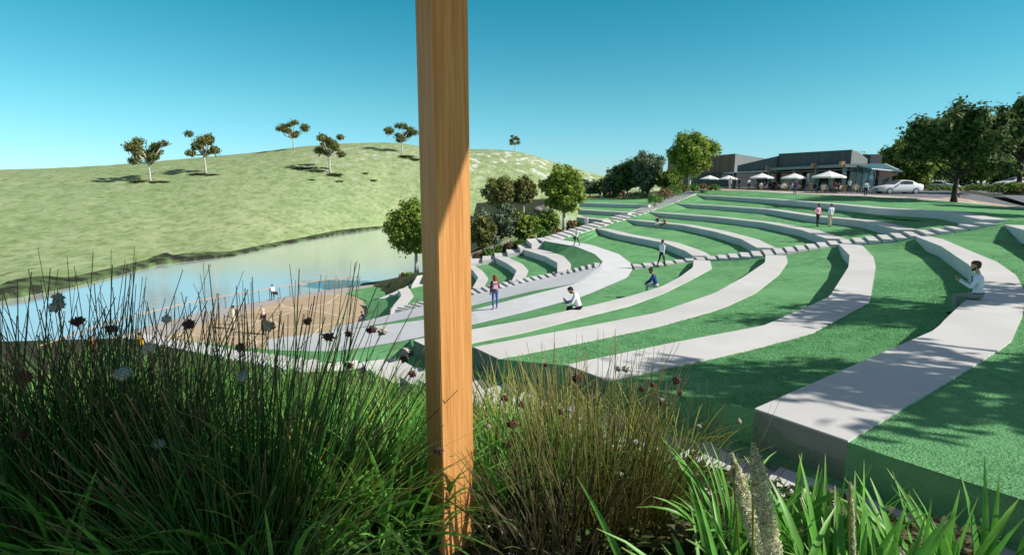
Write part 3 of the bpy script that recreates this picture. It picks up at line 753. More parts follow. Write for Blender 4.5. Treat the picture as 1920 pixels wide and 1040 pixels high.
def tree_at(name, kind, px, py, depth, top, wpx, seed, leaf, bark, n, ls, bf, label, rz=0, group=None, cat='tree'):
    p = PD(px, py, depth); H = (py-top)/F*depth; W = wpx/F*depth
    return make_tree(name, kind, H, W, seed, M[leaf], M[bark], n, ls, bf, label, cat, group, p, rz)
G1 = 'trees beside the long stair'; G2 = 'trees around the car park'
tree_at('tree', 'round', 781, 506, 58, 373, 118, 41, 'bright_leaf', 'white_bark', 7500, .20, .22, 'sunlit yellow green tree half hidden by the left side of the timber post', 0, G1)
tree_at('tree', 'round', 1057, 434, 62, 308, 92, 42, 'bright_leaf', 'white_bark', 6500, .19, .26, 'tall yellow green tree with a pale forked trunk right of the post', 1, G1)
tree_at('tree', 'spiky', 928, 474, 60, 384, 96, 43, 'pine_leaf', 'brown_bark', 6500, .17, .08, 'blue green bushy tree touching the right side of the timber post', 2, G1)
tree_at('tree', 'round', 982, 458, 61, 394, 62, 44, 'bright_leaf', 'brown_bark', 3500, .17, .1, 'short yellow green tree between the blue green tree and the tall forked one', 3, G1)
tree_at('gum_tree', 'round', 938, 414, 98, 329, 72, 45, 'olive_leaf', 'white_bark', 3200, .27, .28, 'olive gum tree close to the post with thin white trunk', 0, G1)
tree_at('gum_tree', 'round', 982, 410, 99, 331, 58, 46, 'olive_leaf', 'white_bark', 2800, .27, .28, 'olive gum tree left of the tall forked tree', 1, G1)
tree_at('tree', 'spiky', 1106, 374, 118, 334, 40, 47, 'pine_leaf', 'brown_bark', 1500, .26, .1, 'small grey green tree at the end of the hill ridge', 0, G1)
tree_at('tree', 'round', 1132, 373, 116, 333, 40, 48, 'dark_leaf', 'brown_bark', 1500, .26, .1, 'small dark tree left of the big conifer', 0, G1)
tree_at('tree', 'round', 1176, 371, 104, 298, 64, 49, 'dark_leaf', 'white_bark', 4200, .26, .12, 'dark leafy tree on the left flank of the big grey conifer', 0, G1)
tree_at('conifer_tree', 'round', 1213, 368, 100, 287, 74, 50, 'pine_leaf', 'brown_bark', 6500, .24, .08, 'big grey green conifer left of the cafe tree', 0, G1)
tree_at('tree', 'round', 1292, 356, 90, 249, 90, 51, 'bright_leaf', 'white_bark', 7500, .24, .22, 'large yellow green tree with pale trunks in front of the brown clad building', 0, G1)
tree_at('tree', 'round', 1262, 352, 130, 318, 40, 52, 'mid_leaf', 'brown_bark', 1500, .3, .1, 'small green tree between the conifer and the cafe tree', 0, G1)
tree_at('tree', 'spiky', 1788, 378, 58, 206, 196, 53, 'dark_leaf', 'dark_bark', 24000, .22, .22, 'large dark tree with a stout trunk beside the runner', .5, G2)
tree_at('tree', 'spiky', 1908, 356, 70, 188, 170, 54, 'dark_leaf', 'dark_bark', 18000, .25, .3, 'dark tall tree cut by the right edge of the photo', 0, G2)
tree_at('tree', 'round', 1706, 357, 92, 262, 118, 55, 'mid_leaf', 'dark_bark', 7000, .30, .12, 'green dense tree behind the front of the white car', 0, G2)
tree_at('tree', 'round', 1662, 355, 104, 284, 74, 56, 'bright_leaf', 'dark_bark', 4000, .30, .08, 'bright green tree nearest the glass canopy of the cafe', 0, G2)
tree_at('tree', 'round', 1612, 352, 150, 284, 66, 57, 'bright_leaf', 'dark_bark', 2500, .36, .1, 'treetop showing behind the cafe roof', 0, G2)
tree_at('tree', 'round', 1742, 353, 105, 270, 90, 58, 'mid_leaf', 'dark_bark', 4500, .30, .1, 'green tree behind the tail of the white car', 0, G2)
tree_at('tree', 'round', 1838, 352, 118, 272, 96, 59, 'mid_leaf', 'dark_bark', 4500, .34, .15, 'green tree far behind between the two dark trees', 0, G2)
tree_at('tree', 'spiky', 1972, 350, 96, 215, 150, 60, 'dark_leaf', 'dark_bark', 5000, .32, .2, 'dark tree farther back at the right edge of the photo', 0, G2)
for px, d, top, w, sd_, lab in [(1800, 128, 290, 90, 91, 'low green tree behind the large dark trunk'), (1868, 124, 284, 90, 92, 'low green tree behind the hedge'), (1932, 120, 270, 110, 93, 'low green tree behind the right edge car'), (1690, 125, 300, 110, 94, 'green tree mass behind the white sedan')]:
    tree_at('tree', 'round', px, 352, d, top, w, sd_, 'mid_leaf', 'dark_bark', 3200, .34, .02, lab, 0, G2)
# shade trees standing just outside the frame on the right
for c, w, seed in [((14.9, 5.6, 3.6), 6.0, 71), ((21.2, 11.6, 4.4), 6.2, 72), ((39.5, 33.6, 6.0), 8.5, 73), ((53, 46, 4.6), 9, 74)]:
    zb = -2.7; H = c[2]-zb+w*.42
    make_tree('shade_tree', 'spiky' if seed < 73 else 'round', H, w, seed, M['dark_leaf'], M['dark_bark'], 2600 if seed < 73 else 3500, .17 if seed < 73 else .3, .38, {71: 'shade tree outside the frame beside the widest seat wall', 72: 'shade tree outside the frame behind the seated man', 73: 'shade tree outside the frame near the top seat wall', 74: 'shade tree outside the frame by the road'}[seed], 'tree', 'shade trees outside the frame', (c[0], c[1], zb))
tree_at('tree', 'round', 905, 470, 57, 400, 60, 61, 'olive_leaf', 'brown_bark', 3000, .17, .08, 'olive bushy tree low beside the right side of the timber post', 0, G1)
tree_at('tree', 'round', 1028, 448, 68, 392, 56, 62, 'mid_leaf', 'brown_bark', 2600, .18, .08, 'dark green bushy tree behind the pale forked trunk', 0, G1)
tree_at('tree', 'round', 955, 440, 75, 392, 60, 63, 'olive_leaf', 'brown_bark', 2600, .2, .08, 'olive tree behind the blue green tree', 0, G1)
tree_at('tree', 'round', 1150, 373, 108, 318, 50, 64, 'pine_leaf', 'brown_bark', 2200, .26, .06, 'grey green tree filling the gap before the big conifer', 0, G1)
tree_at('tree', 'spiky', 1248, 366, 98, 322, 44, 65, 'mid_leaf', 'brown_bark', 2000, .26, .06, 'green bush tree between the conifer and the cafe tree trunks', 0, G1)
# shrubs along the stair and by the cafe
def shrub_at(px, py, depth, hpx, wpx, seed, leaf, label, n=700, ls=.12, group='shrubs along the long stair'):
    return tree_at('shrub', 'bush', px, py, depth, py-hpx, wpx, seed, leaf, 'dark_bark', n, ls, .1, label, 0, group, 'shrub')
for i, a in enumerate([(772, 527, 57, 24, 40, 'shrub_leaf', 'round green shrub at the foot of the tree left of the post'), (757, 525, 58, 18, 24, 'rust_leaf', 'brownish shrub left of the round green one near the post'),
        (897, 489, 53, 22, 30, 'rust_leaf', 'rusty shrub nearest the right side of the post'), (916, 483, 53, 24, 34, 'shrub_leaf', 'green shrub second from the post along the stair'), (938, 476, 54, 20, 26, 'shrub_leaf', 'small green shrub third from the post along the stair'),
        (955, 470, 54, 22, 28, 'rust_leaf', 'rusty shrub below the short yellow green tree'), (976, 464, 54, 20, 34, 'shrub_leaf', 'green shrub halfway along the stair bed'), (1000, 458, 55, 20, 26, 'olive_leaf', 'olive shrub just before the tall forked tree'),
        (1022, 452, 57, 26, 36, 'shrub_leaf', 'light green shrub left of the pale forked trunk'), (1045, 445, 58, 22, 32, 'rust_leaf', 'rusty shrub at the pale forked trunk'), (1072, 436, 60, 34, 26, 'rust_leaf', 'tall brown grassy shrub right of the pale forked trunk'),
        (1088, 428, 62, 18, 22, 'shrub_leaf', 'small green shrub where the far seat walls begin'),
        (1020, 420, 70, 26, 44, 'dark_leaf', 'dark shrub behind the pale forked trunk'), (1008, 440, 66, 26, 40, 'shrub_leaf', 'green shrub under the boulder'),
        (1228, 381, 71, 22, 30, 'shrub_leaf', 'bright round shrub at the left edge of the upper stair'), (1246, 371, 76, 24, 32, 'rust_leaf', 'rusty shrub behind the bright round one'), (1262, 364, 80, 24, 32, 'shrub_leaf', 'green shrub left below the cafe tree'),
        (1282, 359, 84, 20, 30, 'olive_leaf', 'olive shrub under the cafe tree'), (1300, 357, 86, 16, 26, 'shrub_leaf', 'low green shrub right below the cafe tree'), (1318, 356, 87, 16, 24, 'rust_leaf', 'rusty low shrub near the first parasols'), (1340, 357, 87, 14, 26, 'shrub_leaf', 'green shrub at the head of the long stair'),
        (1195, 372, 92, 18, 50, 'dark_leaf', 'dark shrub under the big conifer'), (1150, 374, 104, 14, 60, 'dark_leaf', 'dark hedge like shrub behind the three far walkers'), (1170, 376, 98, 10, 40, 'rust_leaf', 'rusty low shrub by the far walkers'), (1110, 378, 100, 12, 40, 'rust_leaf', 'rusty low shrub at the left end of the far lawn')]):
    shrub_at(*a[:5], 100+i, a[5], a[6])
for i, a in enumerate([(1888, 362, 69, 26, 72, 'mid_leaf', 'clipped green hedge bush at the right edge of the road'), (1925, 364, 68, 26, 60, 'rust_leaf', 'brown grassy bush cut by the right edge of the photo'), (1835, 357, 84, 14, 60, 'mid_leaf', 'low green bush under the far tree'), (1770, 356, 84, 10, 60, 'mid_leaf', 'low green bush behind the large dark trunk'),
        (1645, 357, 82, 14, 24, 'dark_leaf', 'dark small bush at the nose of the white car')]):
    shrub_at(*a[:5], 140+i, a[5], a[6], 1100, .16, 'bushes around the car park')
# boulder on the garden slope
bm = bmesh.new(); bmesh.ops.create_icosphere(bm, subdivisions=3, radius=1); rr = random.Random(8)
from mathutils import noise as mnoise
for v in bm.verts: v.co *= 1+.35*mnoise.noise(v.co*1.4); v.co.x *= 1.5; v.co.z *= .75
me = bpy.data.meshes.new('boulder'); bm.to_mesh(me); bm.free(); me.materials.append(mat('boulder_rock', (.10, .085, .075), (.33, .29, .26), .95, scale=2, bump=2, bscale=6))
o = link('boulder', me); o.location = PD(1022, 396, 72); tag(o, 'dark grey boulder between the short and the tall yellow green trees', 'boulder')
# ---------------------------------------------------------------- timber post and shelter roof
px_, py_ = -.318, 2.70
a_ = .178
root = empty('timber_post', (px_, py_, -1.9), R(-56.4+90), 'orange brown squared timber post standing in the foreground', 'post')
mb = MB(); h_ = a_/2; bv = .006
sec = [(-h_+bv, -h_), (h_-bv, -h_), (h_, -h_+bv), (h_, h_-bv), (h_-bv, h_), (-h_+bv, h_), (-h_, h_-bv), (-h_, -h_+bv)]
mb.prism([(x, y, -.15) for x, y in sec], (0, 0, 3.80)); mb.build('shaft', M['wood'], root)
M['steel'] = flat('galvanised_steel', (.38, .40, .42), .45, .8)
mb = MB(); mb.box((0, 0, .01), (.30, .30, .016)); mb.build('base_plate', M['steel'], root)
ev = Vector((math.cos(R(-32)), math.sin(R(-32)), 0)); e0_ = Vector((1.87, 2.13, 1.8))
rf = empty('shelter_roof', (0, 0, 1.8), 0, 'timber shelter roof overhead, outside the photo, shading the post and the left plants', 'roof')
A_ = e0_-ev*6.3; B_ = e0_+ev*4.6; bk = Vector((-ev.y, ev.x, 0))*-2.3
for i, p in enumerate([A_, B_]): p.z = 0
mb = MB(); mb.prism([A_+Vector((0, 0, .02)), B_+Vector((0, 0, .02)), B_+bk+Vector((0, 0, .02)), A_+bk+Vector((0, 0, .02))], (0, 0, .12)); mb.build('roof_deck', M['wood'], rf)
for i in range(8):
    p = A_.lerp(B_, (i+.5)/8); q = p+bk; mb = MB(); mb.tube([off(p+bk*.03, -.08), off(q-bk*.03, -.08)], .07, 4); mb.build('rafter', M['wood'], rf)

# ---------------------------------------------------------------- foreground plants
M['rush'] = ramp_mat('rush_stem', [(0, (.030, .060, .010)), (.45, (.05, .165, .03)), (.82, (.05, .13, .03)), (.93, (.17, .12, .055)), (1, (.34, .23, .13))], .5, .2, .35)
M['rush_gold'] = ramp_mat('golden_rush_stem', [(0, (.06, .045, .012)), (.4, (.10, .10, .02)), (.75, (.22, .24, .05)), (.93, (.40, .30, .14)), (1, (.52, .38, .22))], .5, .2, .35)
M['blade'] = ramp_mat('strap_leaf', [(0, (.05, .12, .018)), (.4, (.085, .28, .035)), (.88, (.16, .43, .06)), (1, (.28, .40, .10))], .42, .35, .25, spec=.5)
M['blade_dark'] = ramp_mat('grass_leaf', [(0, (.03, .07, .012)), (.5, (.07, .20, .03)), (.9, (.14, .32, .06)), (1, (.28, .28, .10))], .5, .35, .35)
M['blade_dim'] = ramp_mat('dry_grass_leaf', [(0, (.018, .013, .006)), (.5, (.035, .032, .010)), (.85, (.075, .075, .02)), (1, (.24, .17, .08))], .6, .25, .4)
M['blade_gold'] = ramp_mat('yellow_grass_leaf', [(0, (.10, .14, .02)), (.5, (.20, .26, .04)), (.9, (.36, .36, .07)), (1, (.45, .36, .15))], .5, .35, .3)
def stems(rng, base, n, rad, Lr, lean, curve, r0, aim=None, tilt=None):
    """thin tubes: returns control points (n,S,3) and radii"""
    S = 7; t = np.linspace(0, 1, S)[None, :, None]
    a = rng.rand(n)*2*np.pi; rr_ = rad*np.sqrt(rng.rand(n))
    b = np.stack([np.cos(a)*rr_, np.sin(a)*rr_, np.zeros(n)], 1)
    L = Lr[0]+(Lr[1]-Lr[0])*rng.rand(n)
    la = lean*np.abs(rng.randn(n))*.75; az = a+rng.randn(n)*.7
    d = np.stack([np.cos(az)*np.sin(la), np.sin(az)*np.sin(la), np.cos(la)], 1)
    if tilt is not None: d = d+np.array(tilt); d = unit(d)
    cv = np.stack([np.cos(az), np.sin(az), -.5*np.ones(n)], 1)*curve*(rng.rand(n, 1)**2)*L[:, None]
    pts = b[:, None, :]+d[:, None, :]*L[:, None, None]*t+cv[:, None, :]*t**2.2
    rad_ = (r0*(.6+.8*rng.rand(n)))[:, None]*(1-.65*np.linspace(0, 1, S)[None, :])
    return pts, rad_
def tubes_mesh(name, pts, rad, m, K=3):
    n, S, _ = pts.shape
    tan = unit(np.gradient(pts, axis=1)); ref = np.array([.37, .71, .1]); a = unit(np.cross(tan, ref)); b = np.cross(tan, a)
    ang = np.arange(K)*2*np.pi/K
    ring = pts[:, :, None, :]+rad[:, :, None, None]*(a[:, :, None, :]*np.cos(ang)[None, None, :, None]+b[:, :, None, :]*np.sin(ang)[None, None, :, None])
    v = ring.reshape(-1, 3); idx = np.arange(n*S*K).reshape(n, S, K)
    f = np.stack([idx[:, :-1, :], np.roll(idx, -1, 2)[:, :-1, :], np.roll(idx, -1, 2)[:, 1:, :], idx[:, 1:, :]], -1).reshape(-1, 4)
    at = np.broadcast_to(np.linspace(0, 1, S)[None, :, None], (n, S, K)).ravel()
    return npmesh(name, v, f, m, at, smooth=True)
def blades(rng, n, rad, Lr, wid, lean, droop, tilt=None, S=9):
    t = np.linspace(0, 1, S)
    a = rng.rand(n)*2*np.pi; rr_ = rad*np.sqrt(rng.rand(n)); b = np.stack([np.cos(a)*rr_, np.sin(a)*rr_, np.zeros(n)], 1)
    L = Lr[0]+(Lr[1]-Lr[0])*rng.rand(n); az = a+rng.randn(n)*.6
    la0 = np.abs(lean*rng.randn(n)*.7)+.06; dr = droop*(.35+.9*rng.rand(n))
    pts = np.zeros((n, S, 3)); pts[:, 0] = b; ang = la0.copy()
    for i in range(1, S):
        ang = la0+dr*(t[i]**1.8)
        d = np.stack([np.cos(az)*np.sin(ang), np.sin(az)*np.sin(ang), np.cos(ang)], 1)
        if tilt is not None: d = unit(d+np.array(tilt))
        pts[:, i] = pts[:, i-1]+d*(L/(S-1))[:, None]
    tan = unit(np.gradient(pts, axis=1)); side = np.stack([-np.sin(az), np.cos(az), np.zeros(n)], 1)
    tw = rng.randn(n)*.5
    nrm = unit(np.cross(tan, side[:, None, :])); sd_ = side[:, None, :]*np.cos(tw)[:, None, None]+nrm*np.sin(tw)[:, None, None]
    w = wid*(.6+.7*rng.rand(n))[:, None]*np.minimum(1, .45+2.2*t)[None, :]*np.clip((1-t)*2.6, .04, 1)[None, :]**.8
    nr2 = np.cross(tan, sd_)
    l = pts-sd_*w[:, :, None]/2+nr2*w[:, :, None]*.16; r = pts+sd_*w[:, :, None]/2+nr2*w[:, :, None]*.16
    return np.stack([l, pts, r], 2), t
def blades_mesh(name, q, t, m):
    n, S, _, _ = q.shape; idx = np.arange(n*S*3).reshape(n, S, 3)
    f = np.stack([idx[:, :-1, :2], idx[:, :-1, 1:], idx[:, 1:, 1:], idx[:, 1:, :2]], -1).reshape(-1, 4)
    return npmesh(name, q.reshape(-1, 3), f, m, np.broadcast_to(t[None, :, None], (n, S, 3)).ravel(), smooth=True)
def flower_mesh(name, c1, c2, seed, kind='spiky'):
    rng = np.random.RandomState(seed); k = 90; d = unit(rng.randn(k, 3)*np.array([1, 1, .75])); V = []; Fc = []
    for i in range(k):
        u = d[i]; s = unit(np.cross(u, rng.randn(3))[None])[0]; w = np.cross(u, s)
        L = .75+.4*rng.rand(); b0 = len(V); r = .17 if kind == 'spiky' else .24
        o_ = u*.25
        V += [o_+s*r, o_+w*r, o_-s*r, o_-w*r, u*L*.7+s*r*.9, u*L*.7+w*r*.5, u*L*.7-s*r*.9, u*L]
        for q in [(0, 1, 5, 4), (1, 2, 6, 5), (2, 3, 7, 6), (3, 0, 4, 7), (4, 5, 6, 7)]: Fc.append([b0+j for j in q])
    m = mat(name+'_colour', c1, c2, .85, scale=30, lo=.4, hi=.6)
    return npmesh(name, np.array(V)*.5, np.array(Fc), m)
FB = [flower_mesh('brown_seed_head', (.035, .016, .013), (.16, .075, .06), 1), flower_mesh('brown_seed_head', (.06, .03, .022), (.25, .12, .085), 2)]
FW = [flower_mesh('pale_seed_head', (.20, .24, .20), (.55, .58, .50), 3, 'fat'), flower_mesh('pale_seed_head', (.30, .29, .22), (.68, .64, .52), 4, 'fat')]
def bank_z(x, y): return -1.9-.33*max(0, y-2.6)
def rush_clump(px, d, n_tall, n_short, tallL, shortL, lean, seed, label, m='rush', heads=(), rad=.22, r0=.0056, tilt=None, curve=.12, shortm=None):
    rng = np.random.RandomState(seed); x = (px-960)/F*d; base = Vector((x, d, bank_z(x, d)-.05))
    root = empty('rush_plant', base, 0, label, 'plant', 'tall rush clumps in the foreground')
    p1, r1 = stems(rng, base, n_tall, rad, tallL, lean, curve, r0, tilt=tilt)
    ex = []; er = []
    for hx, hy, dd, col, size in heads:
        h = PD(hx, hy, d+dd)-base; b = Vector((rng.randn()*rad*.5, rng.randn()*rad*.5, 0)); dirn = (h-b).normalized()
        sag = Vector((rng.randn()*.03, rng.randn()*.03, .05)); ext = rng.uniform(.02, .16) if col == 'b' else rng.uniform(0, .06)
        t = np.linspace(0, 1, 7); tot = h+dirn*ext
        ex.append(np.array([np.array(b.lerp(tot, k))+np.array(sag)*4*k*(1-k)*.6 for k in t])); er.append(r0*.95*(1-.65*t))
        kk = (h-b).length/((h-b).length+ext); hp = b.lerp(tot, kk)+sag*4*kk*(1-kk)*.6
        me = (FB if col == 'b' else FW)[rng.randint(2)]
        o = link('seed_head', me, root); o.location = hp; s = size*F**-1*(d+dd); o.scale = (s*rng.uniform(.85, 1.15), s, s*rng.uniform(.7, 1.0)); o.rotation_euler = (rng.uniform(-.5, .5), rng.uniform(-.5, .5), rng.uniform(0, 6))
        if col == 'w': o['label'] = 'pale seed head'
    if ex: p1 = np.concatenate([p1, np.array(ex)]); r1 = np.concatenate([r1, np.array(er)])
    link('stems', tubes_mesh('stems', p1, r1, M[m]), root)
    if n_short:
        p2, r2 = stems(rng, base, n_short, rad*1.25, shortL, lean*1.25, curve*1.6, r0*.9, tilt=tilt)
        link('leaves', tubes_mesh('leaves', p2, r2, M[shortm or m]), root)
    return root
b, w = 'b', 'w'
rush_clump(395, 2.35, 130, 420, (1.15, 1.62), (.5, 1.15), .42, 201, 'dark green rush clump with long crossing stems, fullest one left of the post', heads=[(352, 612, 0, b, 26), (315, 600, .1, w, 20), (278, 655, -.1, w, 30), (230, 700, -.2, w, 42), (456, 705, -.1, w, 28), (505, 612, .1, w, 26), (576, 605, .1, b, 20), (450, 655, 0, b, 24), (365, 888, -.2, b, 24), (298, 832, -.1, w, 26)], tilt=(.03, -.05, 0))
rush_clump(90, 2.55, 130, 420, (1.1, 1.65), (.5, 1.2), .40, 202, 'dark rush clump at the left edge of the photo with red brown heads', heads=[(103, 575, 0, w, 34), (147, 605, 0, b, 30), (45, 710, -.1, b, 40), (210, 618, .1, b, 26), (35, 985, -.3, b, 34), (40, 820, -.2, b, 30), (110, 560, .15, w, 26)], tilt=(.05, 0, 0))
rush_clump(-120, 2.6, 110, 300, (1.1, 1.6), (.5, 1.1), .40, 203, 'dark rush clump mostly outside the left edge of the photo', tilt=(.12, 0, 0))
rush_clump(245, 3.0, 120, 420, (1.1, 1.55), (.6, 1.2), .36, 204, 'dark rush clump behind and between the two nearest left clumps', tilt=(.02, 0, 0))
rush_clump(520, 2.9, 50, 110, (1.1, 1.7), (.5, 1.1), .50, 205, 'rush clump leaning right towards the timber post', heads=[(616, 632, 0, b, 26), (653, 626, .1, b, 19), (697, 620, .1, b, 24), (719, 623, .15, w, 22), (757, 660, 0, w, 22), (757, 674, 0, b, 22), (655, 686, .1, b, 18), (770, 704, .1, b, 17), (513, 880, -.3, b, 28), (543, 932, -.3, b, 28), (765, 868, 0, b, 18), (748, 930, .1, w, 20), (822, 846, -.7, b, 24)], tilt=(.12, 0, 0))
rush_clump(1120, 3.15, 300, 650, (.75, 1.22), (.28, .66), .34, 206, 'golden rush clump right of the post with brown and pale seed heads', 'rush_gold', rad=.36, r0=.0038, curve=.08, shortm='rush_gold',
           heads=[(1083, 710, 0, b, 26), (1222, 722, 0, b, 15), (1270, 715, 0, b, 20), (1276, 741, 0, b, 13), (1205, 733, .1, b, 15), (1248, 760, .1, b, 17), (960, 795, 0, b, 24), (952, 838, 0, b, 20), (915, 800, .1, w, 14), (1068, 770, 0, w, 16), (1175, 692, .1, w, 20), (1160, 692, .1, w, 14), (1240, 750, 0, w, 12), (1160, 890, -.2, w, 20), (1190, 828, 0, w, 16), (1024, 684, .1, b, 12), (1310, 800, .1, w, 13), (1385, 790, 0, w, 13), (945, 750, .1, b, 18), (980, 762, .1, b, 17), (1055, 775, .1, b, 14), (1295, 860, 0, b, 16), (1330, 950, -.2, b, 20), (1318, 925, -.1, b, 17)])
rush_clump(1330, 3.3, 60, 120, (.55, .95), (.2, .5), .55, 207, 'sparse golden rush clump at the foot of the broad leaved plants', 'rush_gold', rad=.3, r0=.0026)
rush_clump(960, 3.7, 120, 160, (.6, 1.0), (.3, .6), .45, 208, 'pale thin rush clump right behind the timber post', 'rush_gold', rad=.3, r0=.0022)
def blade_clump(px, d, n, L, wid, lean, droop, seed, label, m='blade', rad=.16, tilt=None, spikes=(), group='strap leaved plants in the foreground', dz=0):
    rng = np.random.RandomState(seed); x = (px-960)/F*d; base = Vector((x, d, bank_z(x, d)-.04+dz))
    root = empty('strap_leaf_plant', base, 0, label, 'plant', group)
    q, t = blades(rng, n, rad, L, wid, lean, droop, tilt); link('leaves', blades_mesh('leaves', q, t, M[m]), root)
    for (x0, y0, x1, y1, dd, wpx) in spikes:
        top = PD(x0, y0, d+dd)-base; bot = PD(x1, y1, d+dd)-base; k = 3000; tt = rng.rand(k)
        ax = np.array(bot)[None]+(np.array(top-bot))[None]*tt[:, None]
        rr_ = wpx/F*(d+dd)/2*np.clip(np.minimum(1.0, (1-tt)*3.5+.12), 0, 1)*(.35+.75*rng.rand(k)**.5)
        o_ = unit(rng.randn(k, 3)); c = ax+o_*rr_[:, None]
        v, f = leaf_quads(rng, c, o_, .0065, .35, .2); link('flower_spike', npmesh('flower_spike', v, f, M['spike']), root)
        link('stalk', tubes_mesh('stalk', np.linspace(np.array([0, 0, 0]), np.array(top), 7)[None], np.full((1, 7), .004), M['blade_gold']), root)
    return root
M['spike'] = mat('fluffy_spike', (.50, .50, .28), (.84, .82, .58), .9, scale=40, transl=.3)
blade_clump(1490, 1.75, 55, (.50, .90), .042, .33, .9, 301, 'broad leaved strap plant at the bottom right with fluffy flower spikes', tilt=(-.02, 0, 0), spikes=[(1412, 832, 1452, 1060, -.2, 40), (1372, 850, 1425, 1040, .05, 30)])
blade_clump(1690, 1.85, 55, (.50, .86), .042, .26, .6, 302, 'broad upright strap plant right of the fluffy spikes', spikes=[(1594, 905, 1600, 1060, .1, 10)])
blade_clump(1560, 1.62, 50, (.38, .72), .040, .36, 1.0, 311, 'front row strap plant between the fluffy spikes and the upright plant')
blade_clump(1780, 1.70, 50, (.38, .66), .040, .36, 1.0, 312, 'front row strap plant left of the corner plant')
blade_clump(1400, 1.66, 40, (.35, .68), .038, .45, 1.2, 313, 'front row strap plant left of the fluffy spikes')
blade_clump(1850, 1.95, 50, (.45, .78), .040, .32, .7, 303, 'broad strap plant at the bottom right corner')
blade_clump(1990, 2.0, 50, (.45, .80), .038, .35, .8, 304, 'strap plant cut by the right edge of the photo')
blade_clump(1340, 2.0, 30, (.5, .82), .034, .55, 1.2, 305, 'arching strap plant reaching left over the golden rushes', tilt=(-.25, 0, 0), dz=-.05)
blade_clump(1600, 2.35, 60, (.4, .70), .032, .35, .9, 306, 'strap plant in the second row behind the broad upright one')
blade_clump(1440, 2.6, 60, (.4, .68), .024, .4, 1.0, 307, 'narrow leaved strap plant below the dark end of the widest seat wall')
for i, (px, d, n, L, wd, ln, dr, m, tl, lab) in enumerate([
        (700, 3.0, 150, (.5, .95), .022, .42, .9, 'blade', (.08, 0, 0), 'sunlit strap leaf clump just left of the post'),
        (625, 3.25, 150, (.55, 1.0), .020, .38, .9, 'blade', None, 'sunlit strap leaf clump second left of the post'),
        (745, 4.5, 150, (.55, .95), .016, .4, .9, 'blade', None, 'sunlit strap leaf clump close behind the post'),
        (660, 5.2, 170, (.6, 1.0), .016, .4, .9, 'blade_dark', None, 'farther strap leaf clump behind the sunlit ones left of the post'),
        (540, 4.9, 170, (.6, 1.0), .016, .4, .9, 'blade_dark', None, 'half shaded strap leaf clump behind the leaning rushes'),
        (450, 4.2, 150, (.6, 1.0), .015, .4, .9, 'blade_dark', None, 'shaded strap leaf clump among the dark rushes'),
        (330, 4.6, 160, (.6, 1.0), .015, .4, .9, 'blade_dark', None, 'shaded strap leaf clump left of the middle dark rushes'),
        (150, 4.4, 160, (.6, 1.0), .015, .4, .9, 'blade_dark', None, 'shaded strap leaf clump far left behind the rushes'),
        (10, 4.0, 160, (.6, 1.0), .015, .4, .9, 'blade_dark', None, 'shaded strap leaf clump cut by the left edge of the photo'),
        (500, 2.55, 110, (.75, 1.25), .010, .5, .8, 'blade_gold', (.42, 0, 0), 'yellow lit grass clump fanning right towards the post base'),
        (620, 2.7, 90, (.6, .95), .014, .5, 1.0, 'blade_dark', (.25, 0, 0), 'dark grass clump left of the post base'),
        (905, 4.0, 120, (.5, .85), .010, .45, .9, 'blade', (.05, 0, 0), 'fine leaved clump right behind the post'),
        (980, 3.4, 110, (.45, .8), .010, .5, 1.1, 'blade', (-.1, 0, 0), 'fine leaved clump between the post and the golden rushes'),
        (930, 2.9, 90, (.3, .55), .014, .7, 1.2, 'blade_dark', None, 'low dark clump at the right foot of the post'),
        (1240, 3.6, 80, (.4, .7), .012, .5, 1.0, 'blade_dark', None, 'low grass clump right of the golden rushes'),
        (740, 3.0, 90, (.35, .6), .02, .7, 1.2, 'blade_dark', None, 'low broad clump at the left foot of the post'),
        (820, 5.6, 140, (.5, .9), .014, .45, .9, 'blade', None, 'strap leaf clump hidden behind the post'),
        (580, 6.2, 170, (.6, 1.0), .016, .45, .9, 'blade_dark', None, 'farthest strap leaf clump near the white path')]):
    blade_clump(px, d, n, L, wd, ln, dr, 320+i, lab, m, tilt=tl, rad=.22)
blade_clump(1010, 2.50, 90, (.5, .84), .012, .30, .8, 350, 'dense dark clump close to the right side of the post', 'blade_dim', rad=.2)
blade_clump(1075, 2.45, 80, (.45, .78), .011, .30, .8, 351, 'dense brown clump between post and strap plants', 'blade_dim', rad=.2)
for i, (px, d, n, L, wd, ln, dr, m, lab) in enumerate([
        (575, 2.8, 120, (.55, 1.0), .022, .36, .9, 'blade', 'bright strap leaf clump right in front of the leaning rushes'), (660, 2.75, 130, (.5, .92), .022, .38, 1.0, 'blade', 'bright strap leaf clump halfway between rushes and post'), (735, 2.8, 120, (.5, .9), .020, .38, 1.0, 'blade', 'bright strap leaf clump touching the left side of the post'),
        (915, 3.3, 150, (.6, 1.08), .011, .34, .9, 'blade', 'tall fine bright grass clump touching the right side of the post'), (965, 3.1, 130, (.6, .98), .010, .34, .9, 'blade', 'tall fine bright grass clump second right of the post'), (1010, 3.9, 120, (.6, 1.0), .010, .36, .9, 'blade_gold', 'yellowish grass clump behind the golden rushes'), (1180, 4.2, 130, (.6, 1.05), .010, .36, .9, 'blade_gold', 'yellowish grass clump in front of the near stair'), (1270, 3.9, 110, (.5, .9), .010, .40, .9, 'blade_gold', 'yellowish grass clump left of the strap plants')]):
    blade_clump(px, d, n, L, wd, ln, dr, 360+i, lab, m, rad=.24)
for i, (px, d, h, W_, n, leaf, lab) in enumerate([(690, 2.75, .62, .6, 900, 'shrub_leaf', 'bright leafy herb right beside the bright strap leaves'), (600, 3.0, .75, .7, 1000, 'shrub_leaf', 'bright leafy herb among the leaning rushes')]):
    make_tree('leafy_herb', 'bush', h, W_, 420+i, M[leaf], M['dark_bark'], n, .040, .1, lab, 'plant', 'leafy herbs in the foreground', ((px-960)/F*d, d, bank_z(0, d)-.05), i)
